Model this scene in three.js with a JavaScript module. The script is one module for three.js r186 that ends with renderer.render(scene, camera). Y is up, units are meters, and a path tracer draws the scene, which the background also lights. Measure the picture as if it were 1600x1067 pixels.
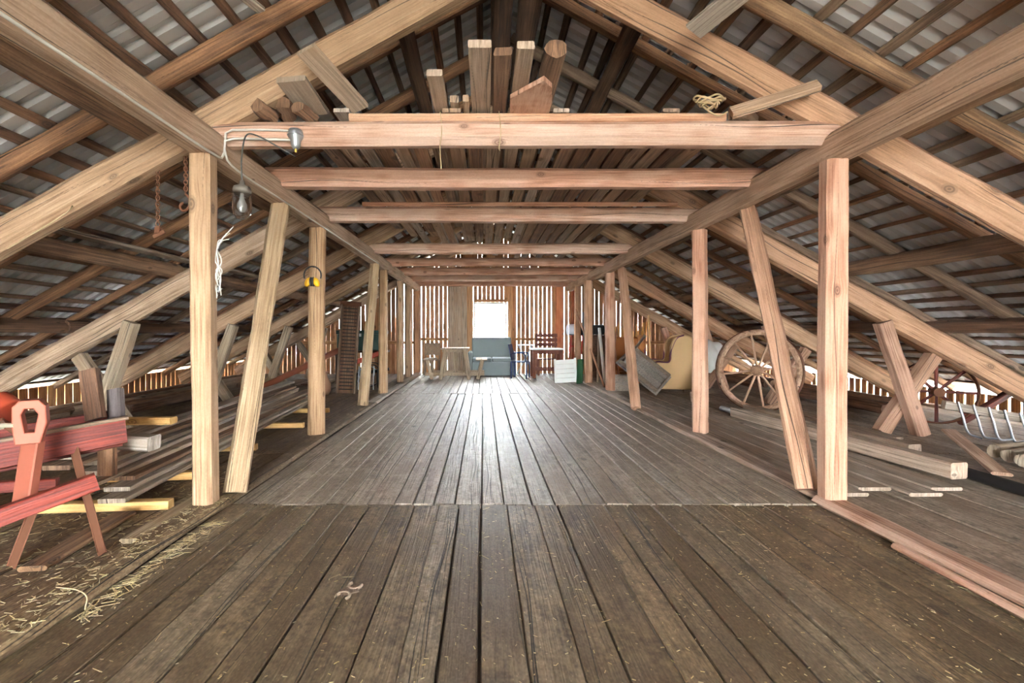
import * as THREE from 'three';
import { mergeGeometries } from 'three/addons/utils/BufferGeometryUtils.js';
import { RoundedBoxGeometry } from 'three/addons/geometries/RoundedBoxGeometry.js';
import { RectAreaLightUniformsLib } from 'three/addons/lights/RectAreaLightUniformsLib.js';

// ---------------------------------------------------------------- camera, sky, exposure
const scene = new THREE.Scene();
const FPX = 720;                                     // focal length in pixels of the 1600 x 1067 frame
const camera = new THREE.PerspectiveCamera(2 * Math.atan(533.5 / FPX) * 180 / Math.PI, 1600 / 1067, 0.05, 300);
camera.position.set(0, 1.2, 0);
camera.setViewOffset(1600, 1067, 45, 14.5, 1600, 1067);   // shifted lens: the hall's axis meets the picture left of its middle
scene.background = new THREE.Color(0.88, 0.95, 1.0);
scene.backgroundIntensity = 108;
const renderer = new THREE.WebGLRenderer();
renderer.toneMapping = THREE.LinearToneMapping;
renderer.toneMappingExposure = 1.16;
renderer.shadowMap.enabled = true;
RectAreaLightUniformsLib.init();

// ---------------------------------------------------------------- helpers
const V = (x, y, z) => new THREE.Vector3(x, y, z);
let seedState = 20240517;
const rnd = () => { seedState = (seedState + 0x6d2b79f5) | 0; let t = Math.imul(seedState ^ (seedState >>> 15), 1 | seedState); t = (t + Math.imul(t ^ (t >>> 7), 61 | t)) ^ t; return ((t ^ (t >>> 14)) >>> 0) / 4294967296; };
const rr = (a, b) => a + (b - a) * rnd();
const lerp = (a, b, t) => a + (b - a) * t;
const smooth = (a, b, x) => { const t = Math.min(1, Math.max(0, (x - a) / (b - a))); return t * t * (3 - 2 * t); };
const pick = (a) => a[Math.floor(rnd() * a.length) % a.length];
// a place given by where it is seen and how far off it stands
const at = (px, py, d) => V((px - 755) / FPX * d, 1.2 - (py - 519) / FPX * d, -d);
const taken = new Map();
function numbered(name) { const n = taken.get(name) ?? 0; taken.set(name, n + 1); return n ? name + '_' + String(n).padStart(3, '0') : name; }
const up1 = V(0, 1, 0), xAxis = V(1, 0, 0), zAxis = V(0, 0, 1);

function tag(o, label, category, group) { o.userData.label = label; o.userData.category = category; if (group) o.userData.group = group; return o; }
function thing(name, label, category, pos = V(0, 0, 0), turn = 0, group) {
  const o = new THREE.Group(); o.name = numbered(name); o.position.copy(pos); o.rotation.y = turn; scene.add(o);
  return tag(o, label, category, group);
}
function part(name, geo, mat, parent, pos, rot) {
  const m = new THREE.Mesh(geo, mat); m.name = name; m.castShadow = m.receiveShadow = true;
  if (pos) m.position.copy(pos); if (rot) m.rotation.set(...rot);
  parent.add(m); return m;
}
function structure(name) { const g = new THREE.Group(); g.name = name; g.userData.kind = 'structure'; scene.add(g); return g; }

// hewn beam or log: length along +y from the origin, width along x, depth along z; uv in metres (u / 1, v / 4)
function beamGeo(L, w, h, o = {}) {
  const { jit = 0.005, cham = 0.012, log = false, taper = 1, bow = 0, step = 0.35, sides = 12, wane = 0 } = o;
  const n = Math.max(1, Math.ceil(L / step)), prof = [];
  if (log) for (let i = 0; i < sides; i++) { const t = i / sides * Math.PI * 2; prof.push([Math.cos(t) * w / 2, Math.sin(t) * h / 2]); }
  else {
    const a = w / 2, b = h / 2, c = Math.min(cham, a * 0.7, b * 0.7);
    const cs = [0, 1, 2, 3].map(() => c * (1 + wane * rnd() * 3)).map((x) => Math.min(x, a * 0.8, b * 0.8));
    prof.push([a, b - cs[0]], [a - cs[0], b], [-a + cs[1], b], [-a, b - cs[1]], [-a, -b + cs[2]], [-a + cs[2], -b], [a - cs[3], -b], [a, -b + cs[3]]);
  }
  const P = prof.length, rings = [], bx = rr(-1, 1) * bow, bz = rr(-1, 1) * bow;
  let lump = prof.map(() => 0);
  for (let k = 0; k <= n; k++) {
    const t = k / n, s = lerp(1, taper, t), arch = Math.sin(Math.PI * t);
    lump = lump.map((v) => v * 0.5 + rr(-1, 1) * jit);
    rings.push(prof.map(([x, z], i) => { const r = Math.hypot(x, z) || 1, q = s + (jit ? lump[log ? i : (i >> 1)] : 0) / r; return [x * q + bx * arch, L * t, z * q + bz * arch]; }));
  }
  const pos = [], uv = [], idx = [], u0 = rnd() * 3, v0 = rnd() * 3;
  let per = 0;
  for (let i = 0; i < P; i++) {
    const j = (i + 1) % P, len = Math.hypot(prof[j][0] - prof[i][0], prof[j][1] - prof[i][1]), base = pos.length / 3;
    for (let k = 0; k <= n; k++) { pos.push(...rings[k][i], ...rings[k][j]); const v = v0 + L * k / n / 4; uv.push(u0 + per, v, u0 + per + len, v); }
    for (let k = 0; k < n; k++) { const q = base + k * 2; idx.push(q, q + 2, q + 1, q + 1, q + 2, q + 3); }
    per += len;
  }
  for (const [k, flip] of [[0, 1], [n, 0]]) {
    const base = pos.length / 3; let cx = 0, cz = 0;
    for (const r of rings[k]) { cx += r[0] / P; cz += r[2] / P; }
    pos.push(cx, rings[k][0][1], cz); uv.push(u0 + cx, v0 + cz);
    for (const r of rings[k]) { pos.push(...r); uv.push(u0 + r[0], v0 + r[2]); }
    for (let i = 0; i < P; i++) { const a = base + 1 + i, b = base + 1 + (i + 1) % P; if (flip) idx.push(base, a, b); else idx.push(base, b, a); }
  }
  const g = new THREE.BufferGeometry();
  g.setAttribute('position', new THREE.Float32BufferAttribute(pos, 3)); g.setAttribute('uv', new THREE.Float32BufferAttribute(uv, 2)); g.setIndex(idx);
  if (log) {           // smooth round the trunk
    g.computeVertexNormals();
    const N = g.attributes.normal, rowN = (n + 1) * 2;
    for (let i = 0; i < P; i++) for (let k = 0; k <= n; k++) {
      const a = i * rowN + k * 2 + 1, b = ((i + 1) % P) * rowN + k * 2;
      const x = N.getX(a) + N.getX(b), y = N.getY(a) + N.getY(b), z = N.getZ(a) + N.getZ(b), l = Math.hypot(x, y, z) || 1;
      N.setXYZ(a, x / l, y / l, z / l); N.setXYZ(b, x / l, y / l, z / l);
    }
  } else g.computeVertexNormals();
  return g;
}
function orient(m, p0, p1, side = xAxis) {
  const y = p1.clone().sub(p0).normalize(), z = side.clone().cross(y).normalize(), x = y.clone().cross(z).normalize();
  m.position.copy(p0); m.quaternion.setFromRotationMatrix(new THREE.Matrix4().makeBasis(x, y, z)); return m;
}
function beam(name, p0, p1, w, h, mat, o = {}) {
  const m = new THREE.Mesh(o.geo ?? beamGeo(p0.distanceTo(p1), w, h, o), mat); m.castShadow = m.receiveShadow = true;
  orient(m, p0, p1, o.side);
  if (o.parent) { m.name = name; o.parent.add(m); } else { m.name = numbered(name); scene.add(m); }
  if (o.label) tag(m, o.label, o.category, o.group);
  return m;
}
function tube(points, r, o = {}) {
  const c = new THREE.CatmullRomCurve3(points, !!o.closed, 'catmullrom', o.tension ?? 0.5);
  return new THREE.TubeGeometry(c, o.seg ?? points.length * 6, r, o.sides ?? 7, !!o.closed);
}
const lathe = (pts, seg = 20) => new THREE.LatheGeometry(pts.map(([r, y]) => new THREE.Vector2(r, y)), seg);
const box = (w, h, d, r = 0.006) => new RoundedBoxGeometry(w, h, d, 2, Math.min(r, w / 2.1, h / 2.1, d / 2.1));
function moved(g, x, y, z, rx = 0, ry = 0, rz = 0) { g.applyMatrix4(new THREE.Matrix4().compose(V(x, y, z), new THREE.Quaternion().setFromEuler(new THREE.Euler(rx, ry, rz)), V(1, 1, 1))); return g; }
const merge = (...gs) => mergeGeometries(gs.map((g) => { const q = g.index ? g.toNonIndexed() : g; for (const k of Object.keys(q.attributes)) if (!['position', 'normal', 'uv'].includes(k)) q.deleteAttribute(k); return q; }));

// ---------------------------------------------------------------- procedural wood
function hash(ix, iy, s) { let h = Math.imul(ix, 374761393) ^ Math.imul(iy, 668265263) ^ Math.imul(s, 2246822519); h = Math.imul(h ^ (h >>> 13), 1274126177); return ((h ^ (h >>> 16)) >>> 0) / 4294967296; }
function pnoise(x, y, px, py, s) {          // value noise that repeats after px, py cells
  const ix = Math.floor(x), iy = Math.floor(y), fx = x - ix, fy = y - iy, u = fx * fx * (3 - 2 * fx), v = fy * fy * (3 - 2 * fy);
  const x0 = ((ix % px) + px) % px, x1 = (x0 + 1) % px, y0 = ((iy % py) + py) % py, y1 = (y0 + 1) % py;
  return lerp(lerp(hash(x0, y0, s), hash(x1, y0, s), u), lerp(hash(x0, y1, s), hash(x1, y1, s), u), v);
}
function woodTex(seed, dark, mid, light, o = {}) {
  const W = 512, H = 1024, { knots = 7, cracks = 14, streak = 1, blotch = null, blotchAmt = 0.5, blotchAt = 0.55, fleck = 0, grit = 12, mottle = 0 } = o;
  const col = new Uint8Array(W * H * 4), bmp = new Uint8Array(W * H * 4);
  const K = [], C = [];
  for (let i = 0; i < knots; i++) K.push([hash(i, 1, seed), hash(i, 2, seed), 0.012 + 0.016 * hash(i, 3, seed)]);
  for (let i = 0; i < cracks; i++) C.push([hash(i, 5, seed), hash(i, 6, seed), 0.06 + 0.3 * hash(i, 7, seed), 0.0012 + 0.0022 * hash(i, 8, seed), 0.5 + 0.5 * hash(i, 9, seed)]);
  const wrap = (d) => d - Math.round(d);
  for (let y = 0; y < H; y++) for (let x = 0; x < W; x++) {
    const u = x / W, v = y / H;
    let du = 0, kn = 0;
    for (const [ku, kv, kr] of K) {
      const ex = wrap(u - ku), ey = wrap(v - kv) * 4 * 0.55, r = Math.hypot(ex, ey) / kr;
      if (r < 5) { du += ex * Math.exp(-r * r * 0.25) * -0.8; if (r < 1.5) kn = Math.max(kn, (1 - smooth(0.7, 1.4, r)) * (0.7 + 0.3 * Math.sin(r * 12))); }
    }
    const uu = u + du + 0.012 * (pnoise(u * 4, v * 6, 4, 6, seed + 11) - 0.5);
    const g1 = pnoise(uu * 28, v * 5, 28, 5, seed + 1), g2 = pnoise(uu * 90, v * 9, 90, 9, seed + 2), g3 = pnoise(uu * 220, v * 26, 220, 26, seed + 3);
    const b1 = pnoise(u * 5, v * 9, 5, 9, seed + 4), b2 = pnoise(u * 14, v * 30, 14, 30, seed + 5), f = pnoise(u * 200, v * 500, 200, 500, seed + 6);
    let t = 0.5 + streak * (0.22 * (g1 - 0.5) + 0.5 * (g2 - 0.5) + 0.5 * (g3 - 0.5)) + 0.35 * (b1 - 0.5) + 0.3 * (b2 - 0.5);
    if (mottle) t += mottle * (0.6 * (pnoise(u * 22, v * 80, 22, 80, seed + 7) - 0.5) + 0.8 * (pnoise(u * 64, v * 240, 64, 240, seed + 8) - 0.5));
    let crack = 0;
    for (const [cu, cv, cl, cw, cs] of C) {
      const ey = wrap(v - cv); if (Math.abs(ey) > cl) continue;
      const ex = Math.abs(wrap(u - cu + 0.012 * Math.sin(v * 19 + cu * 40) + 0.008 * (g1 - 0.5)));
      const wdt = cw * (1 - Math.abs(ey) / cl); if (ex < wdt * 2) crack = Math.max(crack, cs * (1 - smooth(wdt * 0.7, wdt * 1.9, ex)));
    }
    t = Math.min(1, Math.max(0, t));
    const i = (y * W + x) * 4;
    const bl = blotch ? smooth(blotchAt - 0.12, blotchAt + 0.18, b1 * 0.6 + b2 * 0.25 + g1 * 0.15) * blotchAmt : 0;
    for (let c = 0; c < 3; c++) {
      let k = t < 0.5 ? lerp(dark[c], mid[c], t * 2) : lerp(mid[c], light[c], t * 2 - 1);
      if (bl) k = lerp(k, blotch[c], bl);
      k = lerp(k, dark[c] * 0.62, kn * 0.75);
      k = lerp(k, dark[c] * 0.28, crack);
      if (fleck && f > 1 - fleck) k = lerp(k, 205 - c * 30, 0.55);
      col[i + c] = Math.max(0, Math.min(255, k + (f - 0.5) * grit));
    }
    col[i + 3] = 255;
    const bv = Math.max(0, Math.min(1, 0.55 + 0.3 * (g2 - 0.5) + 0.4 * (g3 - 0.5) + 0.25 * (b2 - 0.5) - crack * 0.6 - kn * 0.1)) * 255;
    bmp[i] = bmp[i + 1] = bmp[i + 2] = bv; bmp[i + 3] = 255;
  }
  const mk = (d, srgb) => { const x = new THREE.DataTexture(d, W, H); x.wrapS = x.wrapT = THREE.RepeatWrapping; x.magFilter = THREE.LinearFilter; x.minFilter = THREE.LinearMipmapLinearFilter; x.generateMipmaps = true; if (srgb) x.colorSpace = THREE.SRGBColorSpace; x.needsUpdate = true; return x; };
  return { map: mk(col, true), bumpMap: mk(bmp, false) };
}
const TEX = {
  timber: woodTex(11, [140, 117, 98], [188, 166, 146], [218, 202, 186], { knots: 8, cracks: 16, blotch: [174, 152, 134], blotchAmt: 0.55 }),
  tie: woodTex(23, [150, 114, 95], [195, 164, 146], [221, 200, 186], { knots: 9, cracks: 10, blotch: [212, 192, 178], blotchAmt: 0.6, blotchAt: 0.5 }),
  rough: woodTex(37, [76, 59, 47], [128, 104, 85], [168, 144, 122], { knots: 10, cracks: 12, blotch: [86, 66, 50], blotchAmt: 0.5 }),
  grey: woodTex(41, [118, 106, 94], [168, 154, 140], [204, 192, 178], { knots: 5, cracks: 12, blotch: [148, 126, 106], blotchAmt: 0.55 }),
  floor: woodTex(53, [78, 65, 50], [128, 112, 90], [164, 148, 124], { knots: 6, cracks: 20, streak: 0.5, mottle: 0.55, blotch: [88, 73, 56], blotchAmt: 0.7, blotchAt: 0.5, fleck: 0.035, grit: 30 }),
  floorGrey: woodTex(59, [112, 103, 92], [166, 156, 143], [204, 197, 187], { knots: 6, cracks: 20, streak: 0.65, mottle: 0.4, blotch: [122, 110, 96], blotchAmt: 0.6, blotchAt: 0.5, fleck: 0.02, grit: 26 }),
  pine: woodTex(67, [200, 160, 104], [226, 194, 144], [240, 218, 182], { knots: 7, cracks: 3 }),
};
const mats = new Map();
function wood(kind, tint = 0xffffff, rough = 0.82) {
  const key = kind + tint + rough;
  if (!mats.has(key)) mats.set(key, new THREE.MeshStandardMaterial({ name: kind, ...TEX[kind], bumpScale: /^floor/.test(kind) ? 0.006 : 0.004, color: tint, roughness: rough, metalness: 0 }));
  return mats.get(key);
}
const plain = (color, roughness = 0.7, metalness = 0, extra = {}) => new THREE.MeshStandardMaterial({ color, roughness, metalness, ...extra });
const M = {
  rust: plain(0x6e4630, 0.8, 0.4), iron: plain(0x3c3835, 0.6, 0.7), darkIron: plain(0x2a2725, 0.7, 0.5), steel: plain(0x9a9c9e, 0.38, 0.85), zinc: plain(0xb4b8ba, 0.42, 0.7),
  white: plain(0xe4e2dc, 0.55), cable: plain(0xe6e0d2, 0.5), cord: plain(0x3c3a36, 0.6), twine: plain(0xe8e4da, 0.9), jute: plain(0xb9a07a, 0.95), black: plain(0x1d1d1f, 0.6),
  yellow: plain(0xf0b71c, 0.45), red: wood('rough', 0xf0705c, 0.6), redDark: wood('rough', 0xc86450, 0.7), orangeRed: plain(0xa8442a, 0.6), green: wood('timber', 0x2f7a52, 0.55),
  sofa: plain(0x7f8888, 0.95), blue: plain(0x2c3a63, 0.5), orangeCloth: plain(0xb0703f, 0.95), beige: plain(0xc9a577, 0.95), purple: plain(0x6a3b4c, 0.9), straw: plain(0xf4efe4, 0.9),
  darkGreen: plain(0x25423c, 0.6), clay: plain(0xa2785c, 0.85), bark: wood('rough', 0xd8c4b4, 0.95), birch: wood('grey', 0xf0e8dc), pale: wood('grey', 0xfff4e8), whiteWood: wood('grey', 0xffffff, 0.6),
  brownPaint: wood('timber', 0x9a5f48, 0.6),
};
// ---------------------------------------------------------------- the building's measures
const CX = 0.28, SL = 0.555, A0 = 2.15, END = 13.4, BACK = -5.4;          // ridge, slope, half width between purlins, far gable, near gable (as depths)
const cosS = 1 / Math.hypot(1, SL), sinS = SL * cosS;
const strutTop = (a) => 2.88 - SL * (a - A0), strutBot = (a) => strutTop(a) - 0.28;
const X = (s, a) => CX + s * a;
const ORD = ['nearest', 'second nearest', 'third', 'fourth', 'fifth', 'sixth', 'seventh', 'eighth', 'ninth'];
const COUNT = ['outermost', 'second', 'third', 'fourth', 'fifth', 'sixth', 'seventh', 'eighth', 'ninth', 'tenth', 'eleventh', 'twelfth'];
const SIDE = (s) => (s < 0 ? 'left' : 'right');

// ground outside, three metres below the loft floor
const ground = new THREE.Mesh(new THREE.PlaneGeometry(160, 160), plain(0xc6c2b4, 1)); ground.name = 'ground'; ground.rotation.x = -Math.PI / 2; ground.position.set(0, -3.2, -8); ground.userData.kind = 'structure'; ground.receiveShadow = true; scene.add(ground);

// ---------------------------------------------------------------- floor
const floor = structure('floor');
part('subfloor', new THREE.BoxGeometry(14.6, 0.12, END - BACK + 0.2), wood('rough', 0x8a7a6a), floor, V(CX, -0.105, -(END + BACK) / 2));
{
  const tints = [0xffffff, 0xf2ece4, 0xe4dccf, 0xfff6ea, 0xd9d0c4], greys = [0xfff8f0, 0xffffff, 0xf0e8de, 0xe8e0d6];
  const plank = (x, w, d0, d1, mat, y = 0) => {
    const L = d1 - d0, g = beamGeo(L, w, 0.034, { jit: 0.0022, cham: 0.004, step: 0.9 });
    const m = beam('plank', V(x, y - 0.017 + rr(-0.004, 0.004), -d0), V(x + rr(-0.004, 0.004), y - 0.017 + rr(-0.004, 0.004), -d1), w, 0.034, mat, { geo: g, parent: floor }); return m;
  };
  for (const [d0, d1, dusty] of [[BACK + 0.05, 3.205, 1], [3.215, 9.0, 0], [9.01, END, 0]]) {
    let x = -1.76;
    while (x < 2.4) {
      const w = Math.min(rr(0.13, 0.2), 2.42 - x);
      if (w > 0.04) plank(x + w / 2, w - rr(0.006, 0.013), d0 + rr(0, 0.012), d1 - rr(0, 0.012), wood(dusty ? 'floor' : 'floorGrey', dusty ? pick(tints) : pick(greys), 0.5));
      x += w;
    }
  }
  for (const s of [-1, 1]) for (const [d0, d1] of [[BACK + 0.05, 4.6], [4.61, 9.1], [9.11, END]]) {
    let a = s < 0 ? 2.27 : 2.24;
    while (a < 7.05) { const w = rr(0.2, 0.29); plank(X(s, a + w / 2), w - rr(0.006, 0.02), d0, d1, wood(s < 0 ? 'floor' : 'floorGrey', s < 0 ? pick([0xfff0e0, 0xf0e0d0, 0xe6d2bf]) : pick([0xf0e4d8, 0xe0d0c2, 0xd0c0b2]), 0.75), -0.012); a += w; }
  }
}
// kerb beams along both sides of the boarded floor
{
  const k1 = structure('trim_1'), k2 = structure('trim_2');
  const kerb = (x, w, h, d0, d1, p, m) => beam('kerb_beam', V(x, h / 2 - 0.004, -d0), V(x, h / 2 - 0.004, -d1), w, h, m, { parent: p, jit: 0.008, cham: 0.018, wane: 1, step: 0.25 });
  kerb(-1.84, 0.2, 0.062, BACK + 0.06, 3.24, k1, wood('floor', 0xffefd8)); kerb(-1.84, 0.19, 0.05, 3.25, 7.6, k1, wood('floor', 0xfff4e6)); kerb(-1.85, 0.18, 0.05, 7.61, END - 0.05, k1, wood('grey', 0xf4f2ee));
  kerb(2.4, 0.17, 0.062, BACK + 0.06, 3.24, k2, wood('tie', 0xe6d6c8)); kerb(2.42, 0.18, 0.05, 3.25, 7.2, k2, wood('grey', 0xfff0e8)); kerb(2.44, 0.18, 0.05, 7.21, END - 0.05, k2, wood('grey', 0xf4f2ee));
}
// ---------------------------------------------------------------- roof: sheets, battens, rafters, logs
const roof = structure('ceiling');
{
  // trapezoidal metal sheet, ribs running down the slope
  const PER = 0.137, RIBS = 8, SW = PER * RIBS;
  const sheetGeo = (a0, a1) => {
    const prof = [[0, 0], [0.058, 0], [0.064, 0.04], [0.092, 0.04], [0.137, 0]], pos = [], idx = [], pts = [];
    for (let r = 0; r < RIBS; r++) for (let k = 0; k < 4; k++) pts.push([r * PER + prof[k][0], prof[k][1], r * PER + prof[k + 1][0], prof[k + 1][1]]);
    const L = (a1 - a0) / cosS;
    for (const [z0, h0, z1, h1] of pts) { const b = pos.length / 3; pos.push(0, h0, -z0, 0, h1, -z1, L, h0, -z0, L, h1, -z1); idx.push(b, b + 2, b + 1, b + 1, b + 2, b + 3); }
    const g = new THREE.BufferGeometry(); g.setAttribute('position', new THREE.Float32BufferAttribute(pos, 3));
    g.setAttribute('uv', new THREE.Float32BufferAttribute(pos.flatMap((v, i) => (i % 3 === 0 ? [v, pos[i + 2]] : [])), 2)); g.setIndex(idx); g.computeVertexNormals(); return g;
  };
  const sheetMats = [0xf4f6f6, 0xeff1f2, 0xf6f6f5, 0xf0f0f2].map((c) => new THREE.MeshStandardMaterial({ name: 'sheet_metal', color: c, metalness: 0.0, roughness: 0.35, side: THREE.DoubleSide }));
  const upper = sheetGeo(-0.02, 3.8), lower = sheetGeo(3.7, 7.35);
  const lift = 0.318;
  for (const s of [-1, 1]) for (const [g, a] of [[upper, -0.02], [lower, 3.7]]) for (let z = -BACK + 0.1; z > -END - 0.2; z -= SW) {
    const m = part('roof_sheet', g, pick(sheetMats), roof, V(X(s, a), strutTop(a) + lift + (a > 1 ? -0.004 : 0), s > 0 ? z : z - SW));
    m.quaternion.setFromRotationMatrix(new THREE.Matrix4().makeBasis(V(s * cosS, -sinS, 0), V(s * sinS, cosS, 0), V(0, 0, s)));
  }
  // battens under the sheets
  const battenGeo = [0, 1, 2, 3, 4, 5].map((i) => beamGeo((END - BACK + 0.3) / 4, 0.062 + 0.004 * (i % 3), 0.036, { jit: 0.007, cham: 0.01, wane: 1, step: 0.4, bow: 0.012 }));
  const bm = [wood('rough', 0xffffff), wood('rough', 0xdcc8b8), wood('rough', 0xffe2c8), wood('rough', 0xc0aca0)];
  for (const s of [-1, 1]) for (let a = 0.1; a < 7.2; a += 0.205) for (let k = 0; k < 4; k++) {
    const aa = a + rr(-0.02, 0.02), y = strutTop(aa) + lift - 0.026, d0 = BACK - 0.05 + k * (END - BACK + 0.1) / 4;
    const m = new THREE.Mesh(battenGeo[Math.floor(rnd() * 6)], pick(bm)); m.name = 'batten'; m.castShadow = m.receiveShadow = true;
    const ax = V(s * cosS, -sinS, 0), ay = V(0, 0, -1), az = ax.clone().cross(ay);
    m.position.set(X(s, aa), y, -d0); m.quaternion.setFromRotationMatrix(new THREE.Matrix4().makeBasis(ax, ay, az)); roof.add(m);
  }
  // rafters: logs and sawn sticks down the slope
  const rd = [-4.6, -3.5, -2.4, -1.5, -0.6, 0.4, 1.45, 2.28, 3.12, 4.0, 4.85, 5.72, 6.55, 7.35, 8.2, 9.05, 9.9, 10.75, 11.6, 12.45, 13.2];
  rd.forEach((d, i) => { for (const s of [-1, 1]) {
    const thick = i % 2 === 0, r = thick ? 0.125 : 0.085, y = (a) => strutTop(a) + 0.145 + r / 2 + (thick ? 0 : 0.035);
    const dd = d + rr(-0.04, 0.04), skew = rr(-0.05, 0.05);
    beam('rafter', V(X(s, 0.02), y(0.02), -dd), V(X(s, 7.15), y(7.15), -dd - skew), r * 1.05, r, wood('rough', pick([0xffffff, 0xffe0c0, 0xf0d0b0, 0xfff0d8])), { parent: roof, log: thick, jit: 0.008, cham: 0.012, bow: 0.02, side: zAxis });
  } });
  // long logs lying on the struts, and the paired ridge logs
  for (const s of [-1, 1]) for (const [a, r] of [[0.92, 0.14], [2.72, 0.15], [4.01, 0.17], [5.2, 0.15]]) for (const [d0, d1] of [[BACK, 5.6], [5.4, END]]) {
    const y = strutTop(a) + r / 2;
    beam('purlin_log', V(X(s, a), y, -d0), V(X(s, a) + rr(-0.03, 0.03), y, -d1), r, r, wood('rough', a > 2 && a < 5 ? 0xfff0e0 : 0xc8b4a4), { parent: roof, log: true, jit: 0.012, bow: 0.015 });
  }
  for (const s of [-1, 1]) { const c = part('ridge_cap', new THREE.BoxGeometry(0.36, 0.004, END - BACK + 0.5), sheetMats[0], roof, V(CX + s * 0.15, strutTop(0.15) + lift + 0.052, -(END + BACK) / 2)); c.rotation.z = -s * Math.atan(SL); }
  for (const x of [0.16, 0.39]) for (const [d0, d1] of [[BACK, 6.4], [6.3, END]]) beam('ridge_log', V(x, 3.93, -d0), V(x, 3.93, -d1), 0.19, 0.2, wood('rough', 0xb8a498), { parent: roof, log: true, jit: 0.012 });
}
// ---------------------------------------------------------------- gable and eave walls
{
  const wall = structure('wall_front'), roofY = (x) => strutTop(Math.abs(x - CX)) + 0.26;
  const wx0 = -0.28, wx1 = 0.69, wy0 = 0.9, wy1 = 2.07;
  const bmats = [wood('timber', 0xeec498), wood('timber', 0xdcb488), wood('timber', 0xf4cc9c), wood('timber', 0xd0a47c)];
  const board = (x, w, y0, y1, m = pick(bmats), z = -END - 0.02, t = 0.024) => { if (y1 - y0 > 0.05) beam('board', V(x, y0, z), V(x, y1, z), w, t, m, { parent: wall, jit: 0.002, cham: 0.003, step: 1.2 }); };
  for (let x = -6.9; x < 7.4; x += 0.126) {
    const w = Math.abs(x - 0.3) > 2.25 ? rr(0.118, 0.123) : rr(0.115, 0.1215), top = roofY(x) - 0.02; if (top < 0.1) continue;
    if (x + w / 2 > wx0 && x - w / 2 < wx1) { board(x, w, -0.1, wy0); board(x, w, wy1, Math.min(2.7, top)); } else board(x, w, -0.1, Math.min(2.7, top));
    if (top > 2.7) board(x, 0.124, 2.7, top);
  }
  for (const [x, w] of [[-0.93, 0.17], [-0.74, 0.2], [-0.55, 0.16]]) board(x, w, 0, 2.7, wood('grey', 0xf4e8dc), -END + 0.03, 0.03);
  for (const [x, w] of [[wx0 - 0.09, 0.14], [wx1 + 0.09, 0.14]]) board(x, w, 0, 2.66, wood('timber', 0xf4d0a8), -END + 0.03, 0.045);
  for (const [x0, x1, y] of [[-1.8, -1.03, 1.0], [0.84, 1.62, 1.0], [wx0, wx1, wy1 + 0.05], [wx0, wx1, wy0 - 0.05], [-6, -1.95, 0.9], [2.5, 6, 0.9]])
    beam('rail', V(x0, y, -END + 0.035), V(x1, y, -END + 0.035), 0.05, 0.09, pick(bmats), { parent: wall, side: zAxis, jit: 0.002 });
  beam('end_post', V(-1.9, 0, -END + 0.12), V(-1.9, 2.4, -END + 0.12), 0.15, 0.15, wood('timber', 0xd8b090), { parent: wall });
  beam('end_post', V(2.2, 0, -END + 0.12), V(2.2, 2.5, -END + 0.12), 0.22, 0.1, wood('tie', 0xe0a078), { parent: wall });
  beam('end_post', V(2.62, 0, -END + 0.12), V(2.62, 2.5, -END + 0.12), 0.15, 0.12, wood('tie', 0xd09070), { parent: wall });
  // window in the far gable
  const win = structure('window_1'), fm = plain(0xe8e6e0, 0.5), cx = (wx0 + wx1) / 2, cy = (wy0 + wy1) / 2;
  for (const [x, w] of [[wx0 + 0.025, 0.05], [wx1 - 0.025, 0.05], [cx, 0.035]]) part('window_frame', box(w, wy1 - wy0, 0.06, 0.004), fm, win, V(x, cy, -END - 0.02));
  for (const y of [wy0 + 0.025, wy1 - 0.025]) part('window_frame', box(wx1 - wx0, 0.05, 0.06, 0.004), fm, win, V(cx, y, -END - 0.02));
  for (const x of [(wx0 + cx) / 2, (wx1 + cx) / 2]) part('pane', new THREE.BoxGeometry((wx1 - wx0) / 2 - 0.06, wy1 - wy0 - 0.1, 0.004), new THREE.MeshPhysicalMaterial({ color: 0xffffff, transmission: 1, roughness: 0.03, thickness: 0, ior: 1.5 }), win, V(x, cy, -END - 0.02));
  // eave walls: short upright boards with gaps, open strip of daylight under the roof
  for (const s of [-1, 1]) {
    const ew = structure(s < 0 ? 'wall_left' : 'wall_right'), g = [0, 1, 2].map((i) => beamGeo(s < 0 ? 0.5 : 0.43, s < 0 ? 0.139 + i * 0.003 : 0.122, 0.022, { jit: 0.003, cham: 0.003 }));
    for (let d = BACK + 0.1; d < END; d += 0.15) { const m = part('board', pick(g), pick(bmats), ew, V(X(s, 7.12), -0.14, -d)); m.rotation.y = Math.PI / 2; }
    beam('sill', V(X(s, 7.05), -0.02, -BACK), V(X(s, 7.05), -0.02, -END), 0.1, 0.1, wood('rough'), { parent: ew });
  }
  // near gable behind the camera; its open doorway is assumed, sized for frontal light
  const back = structure('wall_back'), sh = new THREE.Shape();
  sh.moveTo(-6.9, -0.1); sh.lineTo(7.46, -0.1); sh.lineTo(7.46, 0.25); sh.lineTo(CX, strutTop(0) + 0.25); sh.lineTo(-6.9, 0.25); sh.lineTo(-6.9, -0.1);
  const hole = new THREE.Path(); hole.moveTo(-1.15, 0); hole.lineTo(1.7, 0); hole.lineTo(1.7, 2.4); hole.lineTo(-1.15, 2.4); hole.lineTo(-1.15, 0); sh.holes.push(hole);
  part('boarding', new THREE.ExtrudeGeometry(sh, { depth: 0.06, bevelEnabled: false }), wood('grey'), back, V(0, 0, -BACK + 0.05));
}
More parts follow.
